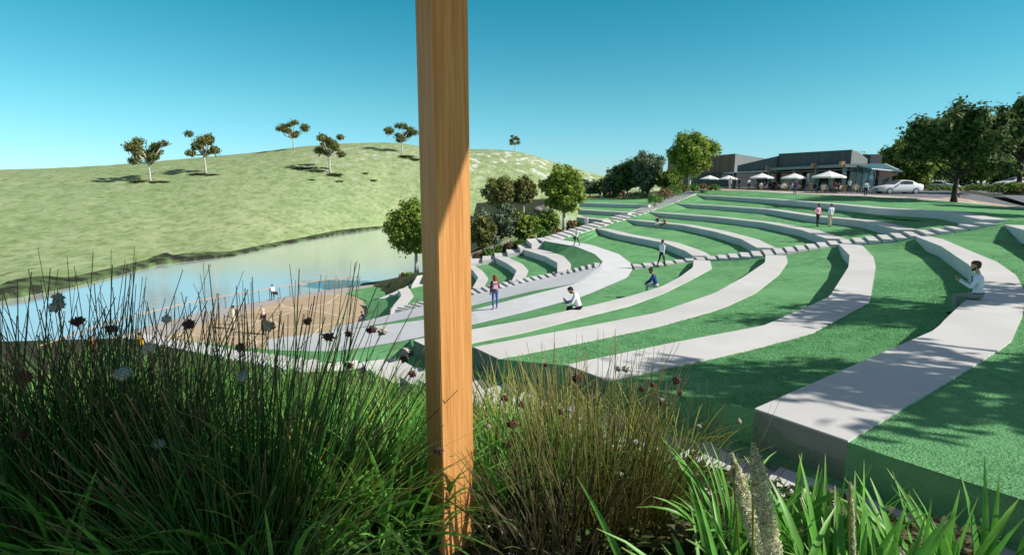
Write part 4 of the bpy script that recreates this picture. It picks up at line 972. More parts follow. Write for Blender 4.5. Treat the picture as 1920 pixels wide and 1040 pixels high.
for i, (px, lab) in enumerate([(330, 'shaded broad bladed clump right of the fullest rush base'), (200, 'shaded broad bladed clump between the two nearest left rushes'), (50, 'shaded broad bladed clump at the lower left corner'), (470, 'half lit broad bladed clump below the leaning rushes')]):
    blade_clump(px, 2.3, 60, (.5, 1.0), .022, .45, 1.0, 380+i, lab, 'blade', rad=.26)
for i, (px, d, L, m, lab) in enumerate([(40, 5.2, (.8, 1.5), 'blade_dark', 'tall grass clump at the far left in front of the lake'), (130, 5.8, (.8, 1.5), 'blade_dark', 'tall grass clump in front of the person in red'), (225, 5.6, (.8, 1.4), 'blade_dark', 'tall grass clump below the person in yellow'), (310, 6.0, (.8, 1.4), 'blade_dark', 'tall grass clump in front of the cyclist'), (395, 6.2, (.8, 1.4), 'blade_dark', 'tall grass clump in front of the woman in the dark coat'), (480, 6.4, (.7, 1.3), 'blade', 'tall grass clump at the left end of the white path'), (560, 6.8, (.7, 1.3), 'blade', 'tall grass clump at the foot of the near stair'), (640, 7.0, (.7, 1.2), 'blade', 'tall grass clump beside the near stair left of the post'), (720, 6.6, (.7, 1.2), 'blade', 'tall grass clump nearest the post by the near stair'),
        (905, 5.6, (.6, 1.15), 'blade_gold', 'golden grass clump right of the post by the near stair'), (985, 5.2, (.6, 1.15), 'blade_gold', 'golden grass clump hiding the near stair second right of the post'), (1075, 4.9, (.6, 1.1), 'blade_gold', 'golden grass clump hiding the near stair behind the golden rushes')]):
    blade_clump(px, d, 170, L, .014, .42, .8, 500+i, lab, m, rad=.35)
# leafy herbs in the lit patch
for i, (px, d, h, W_, n, leaf, lab) in enumerate([(640, 3.9, .7, .8, 1500, 'shrub_leaf', 'leafy green herb between the sunlit strap leaves'), (720, 3.3, .5, .6, 1100, 'shrub_leaf', 'low leafy herb nearest the left side of the post'), (560, 4.6, .8, .9, 1500, 'mid_leaf', 'leafy herb behind the leaning rushes'),
        (480, 5.4, .9, 1.0, 1600, 'mid_leaf', 'leafy herb near the white path left of the rushes'), (770, 5.0, .7, .8, 1300, 'mid_leaf', 'leafy herb behind the post near the stair'), (930, 4.6, .5, .7, 900, 'mid_leaf', 'low leafy herb right behind the post'), (380, 5.2, .9, 1.1, 1500, 'dark_leaf', 'dark leafy herb behind the fullest rush clump'), (200, 5.0, .9, 1.2, 1500, 'dark_leaf', 'dark leafy herb behind the left rushes'), (50, 5.2, .9, 1.2, 1500, 'dark_leaf', 'dark leafy herb at the far left')]):
    x = (px-960)/F*d
    make_tree('leafy_herb', 'bush', h, W_, 400+i, M[leaf], M['dark_bark'], n, .034, .1, lab, 'plant', 'leafy herbs in the foreground', (x, d, bank_z(x, d)-.05), i)
# leaf litter and creeping cover on the bank
rng = np.random.RandomState(77); k = 26000
yy = 2.6+5.5*rng.rand(k)**1.2; xx = (rng.rand(k)*2.1-1.15)*yy*1.0; zz = -1.9-.33*(yy-2.6)+.10*rng.rand(k)
keep = xx < 2.6-.42*yy+1.2; xx, yy, zz = xx[keep], yy[keep], zz[keep]
v, f = leaf_quads(rng, np.stack([xx, yy, zz], 1), np.tile([0, 0, 1.], (len(xx), 1)), .045, .45, .4)
tag(link('ground_cover', npmesh('ground_cover', v, f, leafmat('creeping_cover', (.03, .055, .014), (.09, .15, .035), .3, 3, (.16, .12, .06), 1.5))), 'creeping green cover and dry leaves on the bank', kind='stuff')
# short turf blades near the camera
rng = np.random.RandomState(78); tri = []
def scatter(A, B, n):
    A = np.array([list(p) for p in A]); B = np.array([list(p) for p in B]); k = len(A)-1
    area = np.linalg.norm(A[1:]-A[:-1], axis=1)*np.linalg.norm(B[1:]-A[1:], axis=1); pr = area/area.sum(); i = rng.choice(k, n, p=pr); u = rng.rand(n, 1); w_ = rng.rand(n, 1)
    a = A[i]*(1-u)+A[i+1]*u; b_ = B[i]*(1-u)+B[i+1]*u; return a*(1-w_)+b_*w_
bp_ = [scatter(foot(O_B[4], -.03), I5, 70000), scatter(foot(O_B[3], -.03)[:34], foot(I_B[4])[:34], 70000), scatter(foot(O_B[2], -.03)[:24], foot(I_B[3])[:24], 30000)]
c = np.concatenate(bp_); c = c[rng.rand(len(c)) < np.clip((23-c[:, 1])/11, 0, 1)]; n = len(c)
d = unit(np.stack([rng.randn(n)*.6, rng.randn(n)*.6, np.ones(n)], 1)); L = .022+.022*rng.rand(n, 1); s = unit(np.cross(d, rng.randn(n, 3)))*.0028*(1+c[:, 1:2]/8)
v = np.stack([c-s, c+s, c+d*L], 1).reshape(-1, 3)
tag(link('turf_blades', npmesh('turf_blades', v, np.arange(n*3).reshape(-1, 3), mat('turf_blade', (.14, .40, .16), (.30, .64, .31), .8, scale=5, transl=.25))), 'short green turf blades on the nearest lawns', kind='stuff')
# ---------------------------------------------------------------- cafe and the building behind it
def cladding(name, c1, c2, period, axis):
    m = bpy.data.materials.new(name); m.use_nodes = True; nt = m.node_tree; N = nt.nodes; L = nt.links; b = N['Principled BSDF']; b.inputs['Roughness'].default_value = .7
    tc = N.new('ShaderNodeTexCoord'); sp = N.new('ShaderNodeSeparateXYZ'); L.new(tc.outputs['Object'], sp.inputs[0])
    mu = N.new('ShaderNodeMath'); mu.operation = 'MULTIPLY'; mu.inputs[1].default_value = 1/period; L.new(sp.outputs[axis], mu.inputs[0])
    fl_ = N.new('ShaderNodeMath'); fl_.operation = 'FLOOR'; L.new(mu.outputs[0], fl_.inputs[0])
    wn_ = N.new('ShaderNodeTexWhiteNoise'); wn_.noise_dimensions = '1D'; L.new(fl_.outputs[0], wn_.inputs['W'])
    r = N.new('ShaderNodeValToRGB'); r.color_ramp.elements[0].color = (*c1, 1); r.color_ramp.elements[1].color = (*c2, 1); L.new(wn_.outputs[0], r.inputs[0]); L.new(r.outputs[0], b.inputs['Base Color'])
    return m
M['dark_clad'] = cladding('charcoal_cladding', (.05, .065, .07), (.085, .10, .105), .45, 1)
M['brown_clad'] = cladding('brown_cladding', (.11, .06, .042), (.23, .105, .065), .8, 1)
M['pale_wall'] = mat('pale_render', (.44, .43, .42), (.50, .49, .475), .9, scale=.6)
M['grey_wall'] = mat('grey_wall', (.085, .095, .10), (.11, .12, .125), .9, scale=.7)
M['frame'] = flat('grey_green_frame', (.20, .27, .28), .5)
M['tan'] = mat('timber_cap', (.42, .25, .13), (.55, .36, .20), .7, scale=5)
M['warm'] = mat('warm_interior_wall', (.82, .62, .40), (.90, .76, .56), .8, scale=.9)
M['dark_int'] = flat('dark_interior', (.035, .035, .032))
def glass(name, c, rough=.05, alpha=.45):
    m = bpy.data.materials.new(name); m.use_nodes = True; b = m.node_tree.nodes['Principled BSDF']; b.inputs['Base Color'].default_value = (*c, 1); b.inputs['Roughness'].default_value = rough
    b.inputs['Specular IOR Level'].default_value = .8; b.inputs['Alpha'].default_value = alpha; return m
M['glass'] = glass('green_glass', (.10, .20, .19), .04, .65)
M['blue_glass'] = glass('blue_glass', (.16, .32, .42), .04, .85)
M['car_glass'] = glass('car_glass', (.03, .04, .045), .05, 1)
ZB = -1.38
cafe = empty('cafe_building', (46.6, 79, ZB), 0, 'low charcoal clad cafe with timber capped columns and open terrace front', 'cafe')
def cp(name, mb, m, lab=None):
    o = mb.build(name, m, cafe); o.location = (-46.6, -79, -ZB)
    if lab: o['label'] = lab
    return o
y0, y1, y2 = 79.0, 100.5, 118.0
mb = MB()   # upper parapet block, roof falling to the back
mb.add([(46.6, y0, 2.35), (46.6, y0, 4.28), (47.8, y0, 3.78), (48.9, y0, 3.02), (48.9, y0, 2.35), (46.6, y1, 2.2), (46.6, y1, 4.75), (50.5, y1, 4.2), (54.5, y1, 3.1), (54.5, y1, 2.2)], [(0, 1, 2, 3, 4), (9, 8, 7, 6, 5), (0, 5, 6, 1), (1, 6, 7, 2), (2, 7, 8, 3), (3, 8, 9, 4), (4, 9, 5, 0)])
cp('upper_wall', mb, M['dark_clad'])
mb = MB(); mb.prism([(46.62, y0-.05, 2.36), (46.62, y0-.05, 4.27), (47.8, y0-.05, 3.77), (48.88, y0-.05, 3.0), (48.88, y0-.05, 2.36)], (0, .04, 0)); cp('end_wall', mb, M['pale_wall'])
mb = MB(); mb.prism([(46.4, y1+.02, 2.15), (46.4, y1+.02, 4.35), (46.4, y2, 3.2), (46.4, y2, 1.95)], (7, 0, 0)); cp('wing_wall', mb, M['dark_clad'])
mb = MB(); mb.box((46.0, (77.8+y1)/2, 2.1), (1.6, y1-77.8, .42)); cp('front_beam', mb, M['frame'])
mb = MB(); mb.box((45.9, (y1+y2)/2+.3, 1.78), (1.8, y2-y1+.4, .16)); cp('canopy_slab', mb, M['white'])
for y, wd in ((78.3, .42), (85.6, .34), (92.5, .22), (101.0, .42), (117.0, .62)):
    mb = MB(); mb.box((45.5, y, (ZB+1.88)/2-.01), (wd*.9, wd, 1.88-ZB)); c = cp('column', mb, M['frame'])
    if y < 102 and wd > .3:
        mb = MB(); mb.box((45.05, y, 2.28), (.5, .62, .82)); o = mb.build('timber_cap', M['tan'], c)
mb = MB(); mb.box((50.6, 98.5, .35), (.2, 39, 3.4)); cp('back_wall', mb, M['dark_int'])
for y, wd, m in ((95.5, 3.4, 'warm'), (104, 5.5, 'warm'), (110.5, 3.4, 'warm'), (89.8, 1.2, 'warm'), (100, 1.6, 'white'), (114, 2.2, 'grey_wall'), (83.0, 2.0, 'grey_wall')):
    mb = MB(); mb.box((50.35, y, .1), (.24, wd, 2.7)); cp('wall_panel', mb, M[m])
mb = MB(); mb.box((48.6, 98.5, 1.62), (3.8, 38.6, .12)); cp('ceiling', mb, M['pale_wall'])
mb = MB(); mb.box((48.2, 106, -.75), (.7, 3.0, 1.2)); cp('counter', mb, flat('red_counter', (.28, .04, .035)))
for i in range(5):
    x = 46.75+i*.86
    mb = MB(); mb.box((x, y0, .2), (.09, .12, 3.1)); c = cp('mullion', mb, M['frame'])
    if i < 4:
        mb = MB(); mb.box((x+.43, y0+.02, .2), (.76, .03, 3.05)); cp('window', mb, M['blue_glass'] if i > 1 else M['glass'])
mb = MB(); mb.box((48.5, y0+.0, 1.86), (3.7, .16, .2)); cp('window_head', mb, M['frame'])
mb = MB(); mb.box((51.6, 81.5, .3), (2.2, 4.5, 3.3)); cp('rear_wall', mb, M['grey_wall'])
mb = MB(); mb.box((52.7, 84, 2.9), (1.7, 1.7, 1.9)); cp('chimney', mb, M['grey_wall'])
# sloping glass canopy at the side
mb = MB(); v0 = [(46.9, y0-.1, 2.36), (51.3, y0-.1, 2.36), (51.3, 75.2, 1.25), (47.2, 75.2, 1.6)]; mb.prism(v0, (0, 0, .04)); cp('glass_canopy', mb, M['glass'])
for i in range(6):
    t = i/5; a = Vector(v0[0]).lerp(Vector(v0[1]), t); b_ = Vector(v0[3]).lerp(Vector(v0[2]), t); mb = MB(); mb.tube([off(a, -.06), off(b_, -.06)], .055, 4); cp('canopy_rib', mb, M['frame'])
mb = MB(); mb.tube([v0[3], v0[2]], .09, 4); mb.tube([v0[1], v0[2]], .09, 4); cp('canopy_edge', mb, M['white'])
mb = MB(); mb.box((51.6, 78.5, .95), (2.6, .3, .5)); cp('brown_fascia', mb, M['brown_clad'])
hall = empty('hall_building', (52, 133, ZB), 0, 'brown clad building with pale end wall behind the cafe tree', 'building')
def hp_(name, mb, m): o = mb.build(name, m, hall); o.location = (-52, -133, -ZB); return o
mb = MB(); mb.prism([(52, 133, ZB), (52, 133, 2.1), (52, 190, 2.1), (52, 190, ZB)], (9, 0, 0)); hp_('lower_wall', mb, M['grey_wall'])
mb = MB(); mb.add([(51.6, 133, 2.12), (51.6, 133, 6.3), (59, 133, 5.1), (59, 133, 2.12), (51.6, 190, 2.12), (51.6, 190, 7.1), (59, 190, 6), (59, 190, 2.12)], [(0, 1, 2, 3), (7, 6, 5, 4), (0, 4, 5, 1), (1, 5, 6, 2), (2, 6, 7, 3), (3, 7, 4, 0)]); hp_('upper_wall', mb, M['brown_clad'])
mb = MB(); mb.prism([(51.62, 132.94, 2.14), (51.62, 132.94, 6.28), (59, 132.94, 5.08), (59, 132.94, 2.14)], (0, .04, 0)); hp_('end_wall', mb, M['pale_wall'])
mb = MB(); mb.box((50.6, 126, 1.9), (2.4, 16, .14)); hp_('porch_roof', mb, M['white'])
mb = MB(); mb.box((51.9, 139, 1.0), (.2, 4, 1.2)); hp_('timber_screen', mb, M['tan'])

# parasols, tables and chairs
par = empty('parasol', (0, 0, 0), 0, 'white square parasol', 'parasol', 'white parasols on the cafe terrace')
mb = MB(); n = 8; top = (0, 0, 2.72); ring = [(1.95*math.cos(math.pi*2*(i+.5)/n)*(1.0), 1.95*math.sin(math.pi*2*(i+.5)/n), 2.02) for i in range(n)]
low_ = [(x, y, 1.84) for x, y, z in ring]; ring_in = [(x*.96, y*.96, 1.99) for x, y, z in ring]
mb.add([top]+ring+low_+[(0, 0, 2.68)]+ring_in, [(0, 1+i, 1+(i+1) % n) for i in range(n)]+[(1+i, 9+i, 9+(i+1) % n, 1+(i+1) % n) for i in range(n)]+[(17, 18+(i+1) % n, 18+i) for i in range(n)]); mb.build('canopy', M['white'], par, fix=False)
mb = MB(); mb.tube([(0, 0, 0), (0, 0, 2.85)], .035, 6); mb.build('pole', M['frame'], par)
mb = MB(); mb.box((0, 0, .05), (.6, .6, .1)); mb.build('base', M['grey_wall'], par)
UM = [(1545, 72, 1.0, 'white parasol in front of the dark glass, rightmost on the terrace'), (1481, 83, .93, 'white parasol second from right, beside the purple top walker'), (1421, 90, .97, 'white parasol third from right, before the warm cafe wall'), (1360, 106, .9, 'white parasol left of the thick grey column'), (1325, 112, .93, 'white parasol right beside the cafe tree'), (1242, 117, .9, 'white parasol peeping out between conifer and cafe tree')]
for i, (px, d, s, lab) in enumerate(UM):
    o = par if i == 0 else copy_tree(par); x = (px-960)/F*d; o.location = (x, d, zplat(d)); o.scale = (s, s, s); o.rotation_euler = (0, 0, i*.2); o['label'] = lab
M['chair'] = flat('tan_wicker', (.55, .44, .31)); M['legs'] = flat('dark_metal', (.06, .06, .06), .5)
ch = empty('chair', (0, 0, 0), 0, 'tan cafe chair', 'chair', 'cafe chairs on the terrace')
mb = MB(); mb.box((0, 0, .44), (.46, .46, .05)); mb.build('seat', M['chair'], ch)
mb = MB(); mb.box((-.22, 0, .68), (.04, .44, .42), ry=-.15); mb.build('backrest', M['chair'], ch)
for sx in (-1, 1):
    for sy in (-1, 1): mb = MB(); mb.tube([(sx*.2, sy*.2, 0), (sx*.18, sy*.18, .42)], .018, 5); mb.build('leg', M['legs'], ch)
tb = empty('table', (0, 0, 0), 0, 'round cafe table', 'table', 'cafe tables on the terrace')
mb = MB(); mb.tube([(0, 0, .71), (0, 0, .745)], .42, 14); mb.build('tabletop', M['chair'], tb)
mb = MB(); mb.tube([(0, 0, .02), (0, 0, .71)], .035, 6); mb.tube([(0, 0, 0), (0, 0, .03)], .24, 10); mb.build('pedestal', M['legs'], tb)
TBL = [(1532, 71.5, 'small round table left under the rightmost parasol'), (1557, 72.5, 'small round table right under the rightmost parasol'), (1470, 81, 'small round table left under the second parasol from right'), (1497, 82, 'small round table right under the second parasol from right'), (1420, 88, 'small round table under the parasol before the warm wall'), (1446, 91, 'small round table by the red counter'), (1604, 73, 'small round table by the side windows')]
seats = []
ci = 0
for i, (px, d, lab) in enumerate(TBL):
    o = tb if i == 0 else copy_tree(tb); x = (px-960)/F*d; o.location = (x, d, zplat(d)); o['label'] = lab
    for j, a in enumerate((.4, 2.4, 4.5)):
        c = ch if ci == 0 else copy_tree(ch); q = a+i*.5; c.location = (x+.78*math.cos(q), d+.78*math.sin(q), zplat(d)); c.rotation_euler = (0, 0, q+math.pi)
        c['label'] = 'tan chair %s the %s' % (('right of', 'behind', 'in front of')[j], lab.replace('small ', '')); ci += 1; seats.append((c.location.copy(), q+math.pi))
# planter and sign boards by the terrace
mb = MB(); mb.box((0, 0, 1.2), (.12, .5, 2.4)); o = mb.build('banner_sign', M['white']); o.location = PD(1513, 357, 83); tag(o, 'tall narrow white banner board between two terrace columns', 'sign')
mb = MB(); mb.box((0, 0, .4), (.5, .9, .8), taper=1.08); o = mb.build('planter_box', M['tan']); o.location = PD(1582, 358, 76.6); tag(o, 'tan planter box at the corner of the glass wall', 'planter')
mb = MB(); mb.box((0, 0, .55), (.4, .5, 1.1), taper=.9); o = mb.build('timber_bin', M['tan']); o.location = PD(1519, 358, 80); tag(o, 'tan timber bin beside the middle column', 'bin')

# ---------------------------------------------------------------- cars
def make_car(name, label, paint, kind='sedan'):
    root = empty(name, (0, 0, 0), 0, label, 'car', 'cars around the car park')
    # stations along x (front at -x): x, z_low, z_belt, z_top, half widths at low, belt, top
    st = [(-2.38, .42, .58, .60, .62, .60, .58), (-2.25, .30, .68, .70, .78, .76, .70), (-1.9, .22, .80, .82, .88, .86, .80), (-1.2, .20, .90, .93, .90, .88, .82), (-.85, .20, .94, .98, .90, .885, .78), (-.05, .20, .96, 1.40, .90, .885, .62), (.5, .20, .97, 1.46, .90, .885, .62), (1.1, .20, .98, 1.40, .90, .885, .61), (1.75, .22, 1.0, 1.06, .90, .88, .74), (2.2, .28, .98, 1.01, .84, .82, .74), (2.36, .42, .86, .88, .70, .70, .66)]
    mb = MB(); V = []
    for x, zl, zb, zt, a, b_, c in st:
        V += [(x, -a*.92, zl), (x, -a, zl+.18), (x, -b_-.02, (zl+zb)/2+.08), (x, -b_, zb), (x, -c, zt), (x, 0, zt+.03), (x, c, zt), (x, b_, zb), (x, b_+.02, (zl+zb)/2+.08), (x, a, zl+.18), (x, a*.92, zl)]
    k = 11
    fs = [(i*k+j, i*k+j+1, (i+1)*k+j+1, (i+1)*k+j) for i in range(len(st)-1) for j in range(k-1)]+[(i*k+k-1, i*k, (i+1)*k, (i+1)*k+k-1) for i in range(len(st)-1)]
    fs += [tuple(range(k)), tuple((len(st)-1)*k+j for j in reversed(range(k)))]
    mb.add(V, fs); mb.build('body', paint, root, smooth=True)
    def lerp3(a, b_, t): return Vector(a).lerp(Vector(b_), t)
    def pane(name, ia, ib, ta0, ta1, tb0, tb1, s):
        A = st[ia]; B_ = st[ib]
        def pt(S, t): return Vector((S[0], s*(lerp(S[5], S[6], t)+.012), lerp(S[2], S[3], t)))
        q = [pt(A, ta0), pt(A, ta1), pt(B_, tb1), pt(B_, tb0)]; m_ = MB(); m_.prism(q, (0, s*.012, 0)); m_.build(name, M['car_glass'], root)
    for s in (-1, 1):
        pane('side_window', 5, 6, .12, .88, .10, .88, s); pane('side_window', 6, 7, .10, .86, .12, .86, s)
        A = st[4]; B_ = st[5]
        m_ = MB(); m_.prism([(-.62, s*.90, 1.0), (-.13, s*.70, 1.33), (-.13, s*.895, 1.01)], (0, s*.012, 0)); m_.build('side_window', M['car_glass'], root)
        m_ = MB(); m_.box((-.55, s*.98, 1.02), (.16, .16, .12)); m_.build('wing_mirror', paint, root)
        m_ = MB(); m_.box((-2.2, s*.62, .66), (.16, .28, .12), rz=s*.3); m_.build('headlight', M['white'], root)
        m_ = MB(); m_.box((2.27, s*.66, .84), (.14, .24, .14)); m_.build('tail_light', flat('tail_red', (.35, .02, .02)), root)
    for fr_, (ia, ib) in (('windscreen', (4, 5)), ('rear_window', (7, 8))):
        A = st[ia]; B_ = st[ib]; e_ = .06
        q = [Vector((lerp(A[0], B_[0], t), y, lerp(A[3], B_[3], t)+.045)) for t, y in ((.1, -A[6]*.9), (.1, A[6]*.9), (.92, B_[6]*.9), (.92, -B_[6]*.9))]
        m_ = MB(); m_.prism(q, (0, 0, .012)); m_.build(fr_, M['car_glass'], root)
    for x in (-1.45, 1.42):
        for s in (-1, 1):
            w_ = MB(); w_.tube([(x, s*.70, .33), (x, s*.915, .33)], .33, 20); wo_ = w_.build('wheel', M['legs'], root)
            r_ = MB(); r_.tube([(x, s*.90, .33), (x, s*.925, .33)], .22, 14); rm = r_.build('rim', M['steel'], wo_)
    m_ = MB(); m_.box((-2.37, 0, .5), (.04, .7, .14)); m_.build('grille', M['legs'], root)
    m_ = MB(); m_.box((2.37, 0, .72), (.03, .5, .12)); m_.build('number_plate', M['white'], root)
    return root
M['car_white'] = mat('white_car_paint', (.74, .75, .77), (.78, .79, .81), .18, scale=1, spec=.6); M['car_blue'] = flat('blue_car_paint', (.16, .22, .34), .25, .2, .6)
car = make_car('parked_car', 'white sedan parked broadside on the road beside the cafe', M['car_white'])
cs = 1.12
car.location = PD(1682, 361.5, 69.5); car.location.z = zplat(69.5); car.rotation_euler = (0, 0, .03); car.scale = (cs, cs, cs)
c2 = copy_tree(car); d_ = 92; c2.location = ((1756-960)/F*d_, d_, zplat(d_)); c2.scale = (1, 1, 1); c2.rotation_euler = (0, 0, 2.5); c2['label'] = 'white car parked behind the large dark tree trunk, its tail turned to the viewer'
c3 = copy_tree(car); d_ = 84; c3.location = ((1888-960)/F*d_, d_, zplat(d_)+.35); c3.scale = (1.1, 1.1, 1.1); c3.rotation_euler = (0, 0, .1); c3['label'] = 'white car half hidden by the hedge at the right edge'
c4 = make_car('parked_car', 'blue grey car showing between the two men by the cafe and the white sedan', M['car_blue']); d_ = 96; c4.location = ((1634-960)/F*d_, d_, zplat(d_)); c4.rotation_euler = (0, 0, 1.2)

# ---------------------------------------------------------------- railing at the water
rl = empty('railing', (0, 0, ZP), 0, 'thin metal railing with a pale timber rail along the lakeside promenade', 'railing')
RP = resample([P(*p, ZP) for p in [(672, 537.5), (655, 538.5), (580, 549), (505, 562.5), (440, 574.5), (380, 585.5), (300, 606), (200, 636), (80, 680)]], 29)
M['rail'] = flat('rail_timber', (.45, .32, .22)); M['post'] = flat('rail_post', (.12, .15, .16), .5, .4)
for p in RP:
    mb = MB(); mb.tube([(p.x, p.y, 0), (p.x, p.y, 1.05)], .03, 5); mb.build('post', M['post'], rl)
mb = MB(); mb.tube([off(p, 1.05-ZP) for p in RP], .045, 5); mb.build('handrail', M['rail'], rl)
for hz in (.3, .55, .8):
    mb = MB(); mb.tube([off(p, hz-ZP) for p in RP], .006, 4); mb.build('wire', M['post'], rl)
# ---------------------------------------------------------------- people
def capsule(mb, a, b, ra, rb, n=10):
    a = Vector(a); b = Vector(b); d = b-a; L = d.length
    if L < 1e-5: d = Vector((0, 0, 1)); L = 1e-5; b = a+d*L
    d.normalize(); pts = []; rad = []
    for k in (90, 60, 30): t = R(k); pts.append(a-d*ra*math.sin(t)); rad.append(max(1e-4, ra*math.cos(t)))
    for k in range(5): t = k/4; pts.append(a.lerp(b, t)); rad.append(lerp(ra, rb, t))
    for k in (30, 60, 90): t = R(k); pts.append(b+d*rb*math.sin(t)); rad.append(max(1e-4, rb*math.cos(t)))
    mb.tube(pts, rad, n)
def remeshed(name, segs, voxel, tags=None, smooth_it=2):
    mb = MB()
    for s in segs: capsule(mb, *s[:4])
    me = mb.mesh(name+'_raw', [bpy.data.materials[0]] if False else [])if False else None
    me = bpy.data.meshes.new(name+'_raw'); me.from_pydata(mb.v, [], mb.f); o = bpy.data.objects.new(name+'_raw', me); COL.objects.link(o)
    md = o.modifiers.new('r', 'REMESH'); md.mode = 'VOXEL'; md.voxel_size = voxel
    if smooth_it: ms = o.modifiers.new('s', 'SMOOTH'); ms.factor = .5; ms.iterations = smooth_it
    dg = bpy.context.evaluated_depsgraph_get(); ev_ = o.evaluated_get(dg); out = bpy.data.meshes.new_from_object(ev_); out.name = name
    bpy.data.objects.remove(o); bpy.data.meshes.remove(me)
    out.polygons.foreach_set('use_smooth', [True]*len(out.polygons))
    return out
TAGS = {'skin': 0, 'top': 1, 'bottom': 2, 'shoe': 3}
def person_build(key, lean=0, head=0, legs=((0, 0), (0, 0)), arms=((.05, .12, .15, 0), (.05, .12, .15, 0)), sit=False, hair='short', coat=False, sleeves=True, shorts=False, fingers=False, voxel=.017, female=False):
    """facing +X. legs: (thigh angle, knee bend); arms: (forward, outward, elbow, inward)"""
    segs = []; hz = .10 if sit else .925
    hip = Vector((0, 0, hz)); u = Vector((math.sin(lean), 0, math.cos(lean))); fwd = Vector((math.cos(lean), 0, -math.sin(lean)))
    sw = .165 if female else .19
    S = lambda a, b, ra, rb, t: segs.append((Vector(a), Vector(b), ra, rb, t))
    S(hip+Vector((0, -.075, 0)), hip+Vector((0, .075, 0)), .115, .115, 'bottom')
    for s in (-1, 1):
        S(hip+u*.10+Vector((0, s*.055, 0)), hip+u*.40+Vector((0, s*.085, 0)), .10 if not female else .085, .115 if not female else .1, 'top')
        S(hip+u*.46+Vector((0, s*.05, 0)), hip+u*.465+Vector((0, s*sw, 0)), .078, .062, 'top')
    S(hip+u*.04+Vector((0, -.06, 0)), hip+u*.04+Vector((0, .06, 0)), .118, .118, 'top')
    nb = hip+u*.51; hd = Vector((math.sin(lean*.6+head), 0, math.cos(lean*.6+head))); hf = Vector((math.cos(lean*.6+head), 0, -math.sin(lean*.6+head)))
    S(nb, nb+hd*.10+hf*.015, .056, .052, 'skin')
    hc = nb+hd*.205+hf*.03
    S(hc+hd*.03-hf*.025, hc+hd*.03+hf*.012, .083, .080, 'skin'); S(hc+hf*.03-hd*.045, hc+hf*.045-hd*.085, .060, .035, 'skin')
    S(hc+hf*.095-hd*.0, hc+hf*.112-hd*.025, .010, .015, 'skin'); S(hc+hf*.088-hd*.058-Vector((0, .018, 0)), hc+hf*.088-hd*.058+Vector((0, .018, 0)), .010, .010, 'skin')
    for s in (-1, 1): S(hc+Vector((0, s*.083, 0))+hd*.015, hc+Vector((0, s*.083, 0))-hd*.03, .014, .010, 'skin')
    hands = []
    for s, (f, o_, e, inn) in zip((-1, 1), arms):
        sh = hip+u*.455+Vector((0, s*(sw+.01), 0)); base = lean*.5
        d1 = Vector((math.sin(f)*math.cos(o_), s*math.sin(o_), -math.cos(f)*math.cos(o_))); el = sh+d1*.285
        a2 = f+e; d2 = Vector((math.sin(a2)*math.cos(inn), -s*math.sin(inn)+s*math.sin(o_)*.3, -math.cos(a2)*math.cos(inn))).normalized(); wr = el+d2*.25
        S(sh, el, .058, .046, 'top'); S(el, wr, .044, .034, 'top' if sleeves else 'skin')
        S(wr, wr+d2*.03, .027, .028, 'skin')
        pl = wr+d2*.085; pn = d2.cross(Vector((0, 1, 0))); pn.normalize(); across = Vector((0, 1, 0))-d2*d2.y; across.normalize()
        S(wr+d2*.035-across*.012, pl-across*.022, .021, .017, 'skin'); S(wr+d2*.035+across*.012, pl+across*.022, .021, .017, 'skin')
        up = pn if pn.z > 0 else -pn
        if fingers:
            for q, L in zip((-.033, -.011, .011, .033), (.062, .074, .070, .054)):
                b0 = pl+across*q; b1 = b0+d2*L*.5+up*.012; b2 = b1+(d2*.5+up*.85).normalized()*L*.5
                S(b0, b1, .0095, .009, 'skin'); S(b1, b2, .009, .008, 'skin')
            t0 = wr+d2*.035-across*s*.03; t1 = t0+(d2*.6+up*.6-across*s*.5).normalized()*.045
            S(t0, t1, .011, .0095, 'skin'); S(t1, t1+(d2+up*.4).normalized()*.03, .0095, .0085, 'skin')
        else:
            for q in (-.03, -.01, .01, .03): S(pl+across*q, pl+across*q*1.15+d2*.06+up*.014, .0105, .009, 'skin')
            S(wr+d2*.03-across*s*.025, wr+d2*.075-across*s*.055+up*.012, .012, .010, 'skin')
        hands.append(pl+d2*.03+up*.03)
    for s, (th, kn) in zip((-1, 1), legs):
        hj = hip+Vector((0, s*.09, -.03)); d1 = Vector((math.sin(th), s*.03, -math.cos(th))).normalized(); kj = hj+d1*.43
        a2 = th-kn; d2 = Vector((math.sin(a2), 0, -math.cos(a2))); an = kj+d2*.405
        S(hj, kj, .088 if not female else .085, .058, 'bottom'); S(kj, kj+d2*.2, .057, .054, 'skin' if shorts else 'bottom'); S(kj+d2*.2, an, .054, .038, 'skin' if shorts else 'bottom')
        ft = Vector((math.cos(a2), 0, math.sin(a2)))
        if a2 < -.5: ft = Vector((math.cos(a2*.8), 0, math.sin(a2*.8)))
        S(an-ft*.035+d2*.05, an+ft*.15+d2*.052, .040, .033, 'shoe')
    if coat:
        for s in (-1, 1): S(hip+Vector((0, s*.05, .05)), Vector((.0, s*.085, .42)), .14, .17, 'top')
    me = remeshed('body', segs, voxel)
    # colour each face by the nearest limb
    nf = len(me.polygons); cen = np.zeros(nf*3); me.polygons.foreach_get('center', cen); cen = cen.reshape(-1, 3); best = np.full(nf, 9.); idx = np.zeros(nf, int)
    for a, b, ra, rb, t in segs:
        a_n, b_n = np.array(a), np.array(b); ab = b_n-a_n; tt = np.clip(((cen-a_n)@ab)/max(1e-9, ab@ab), 0, 1); dist = np.linalg.norm(cen-(a_n+tt[:, None]*ab), axis=1)-(ra+(rb-ra)*tt)
        k = dist < best; best[k] = dist[k]; idx[k] = TAGS[t]
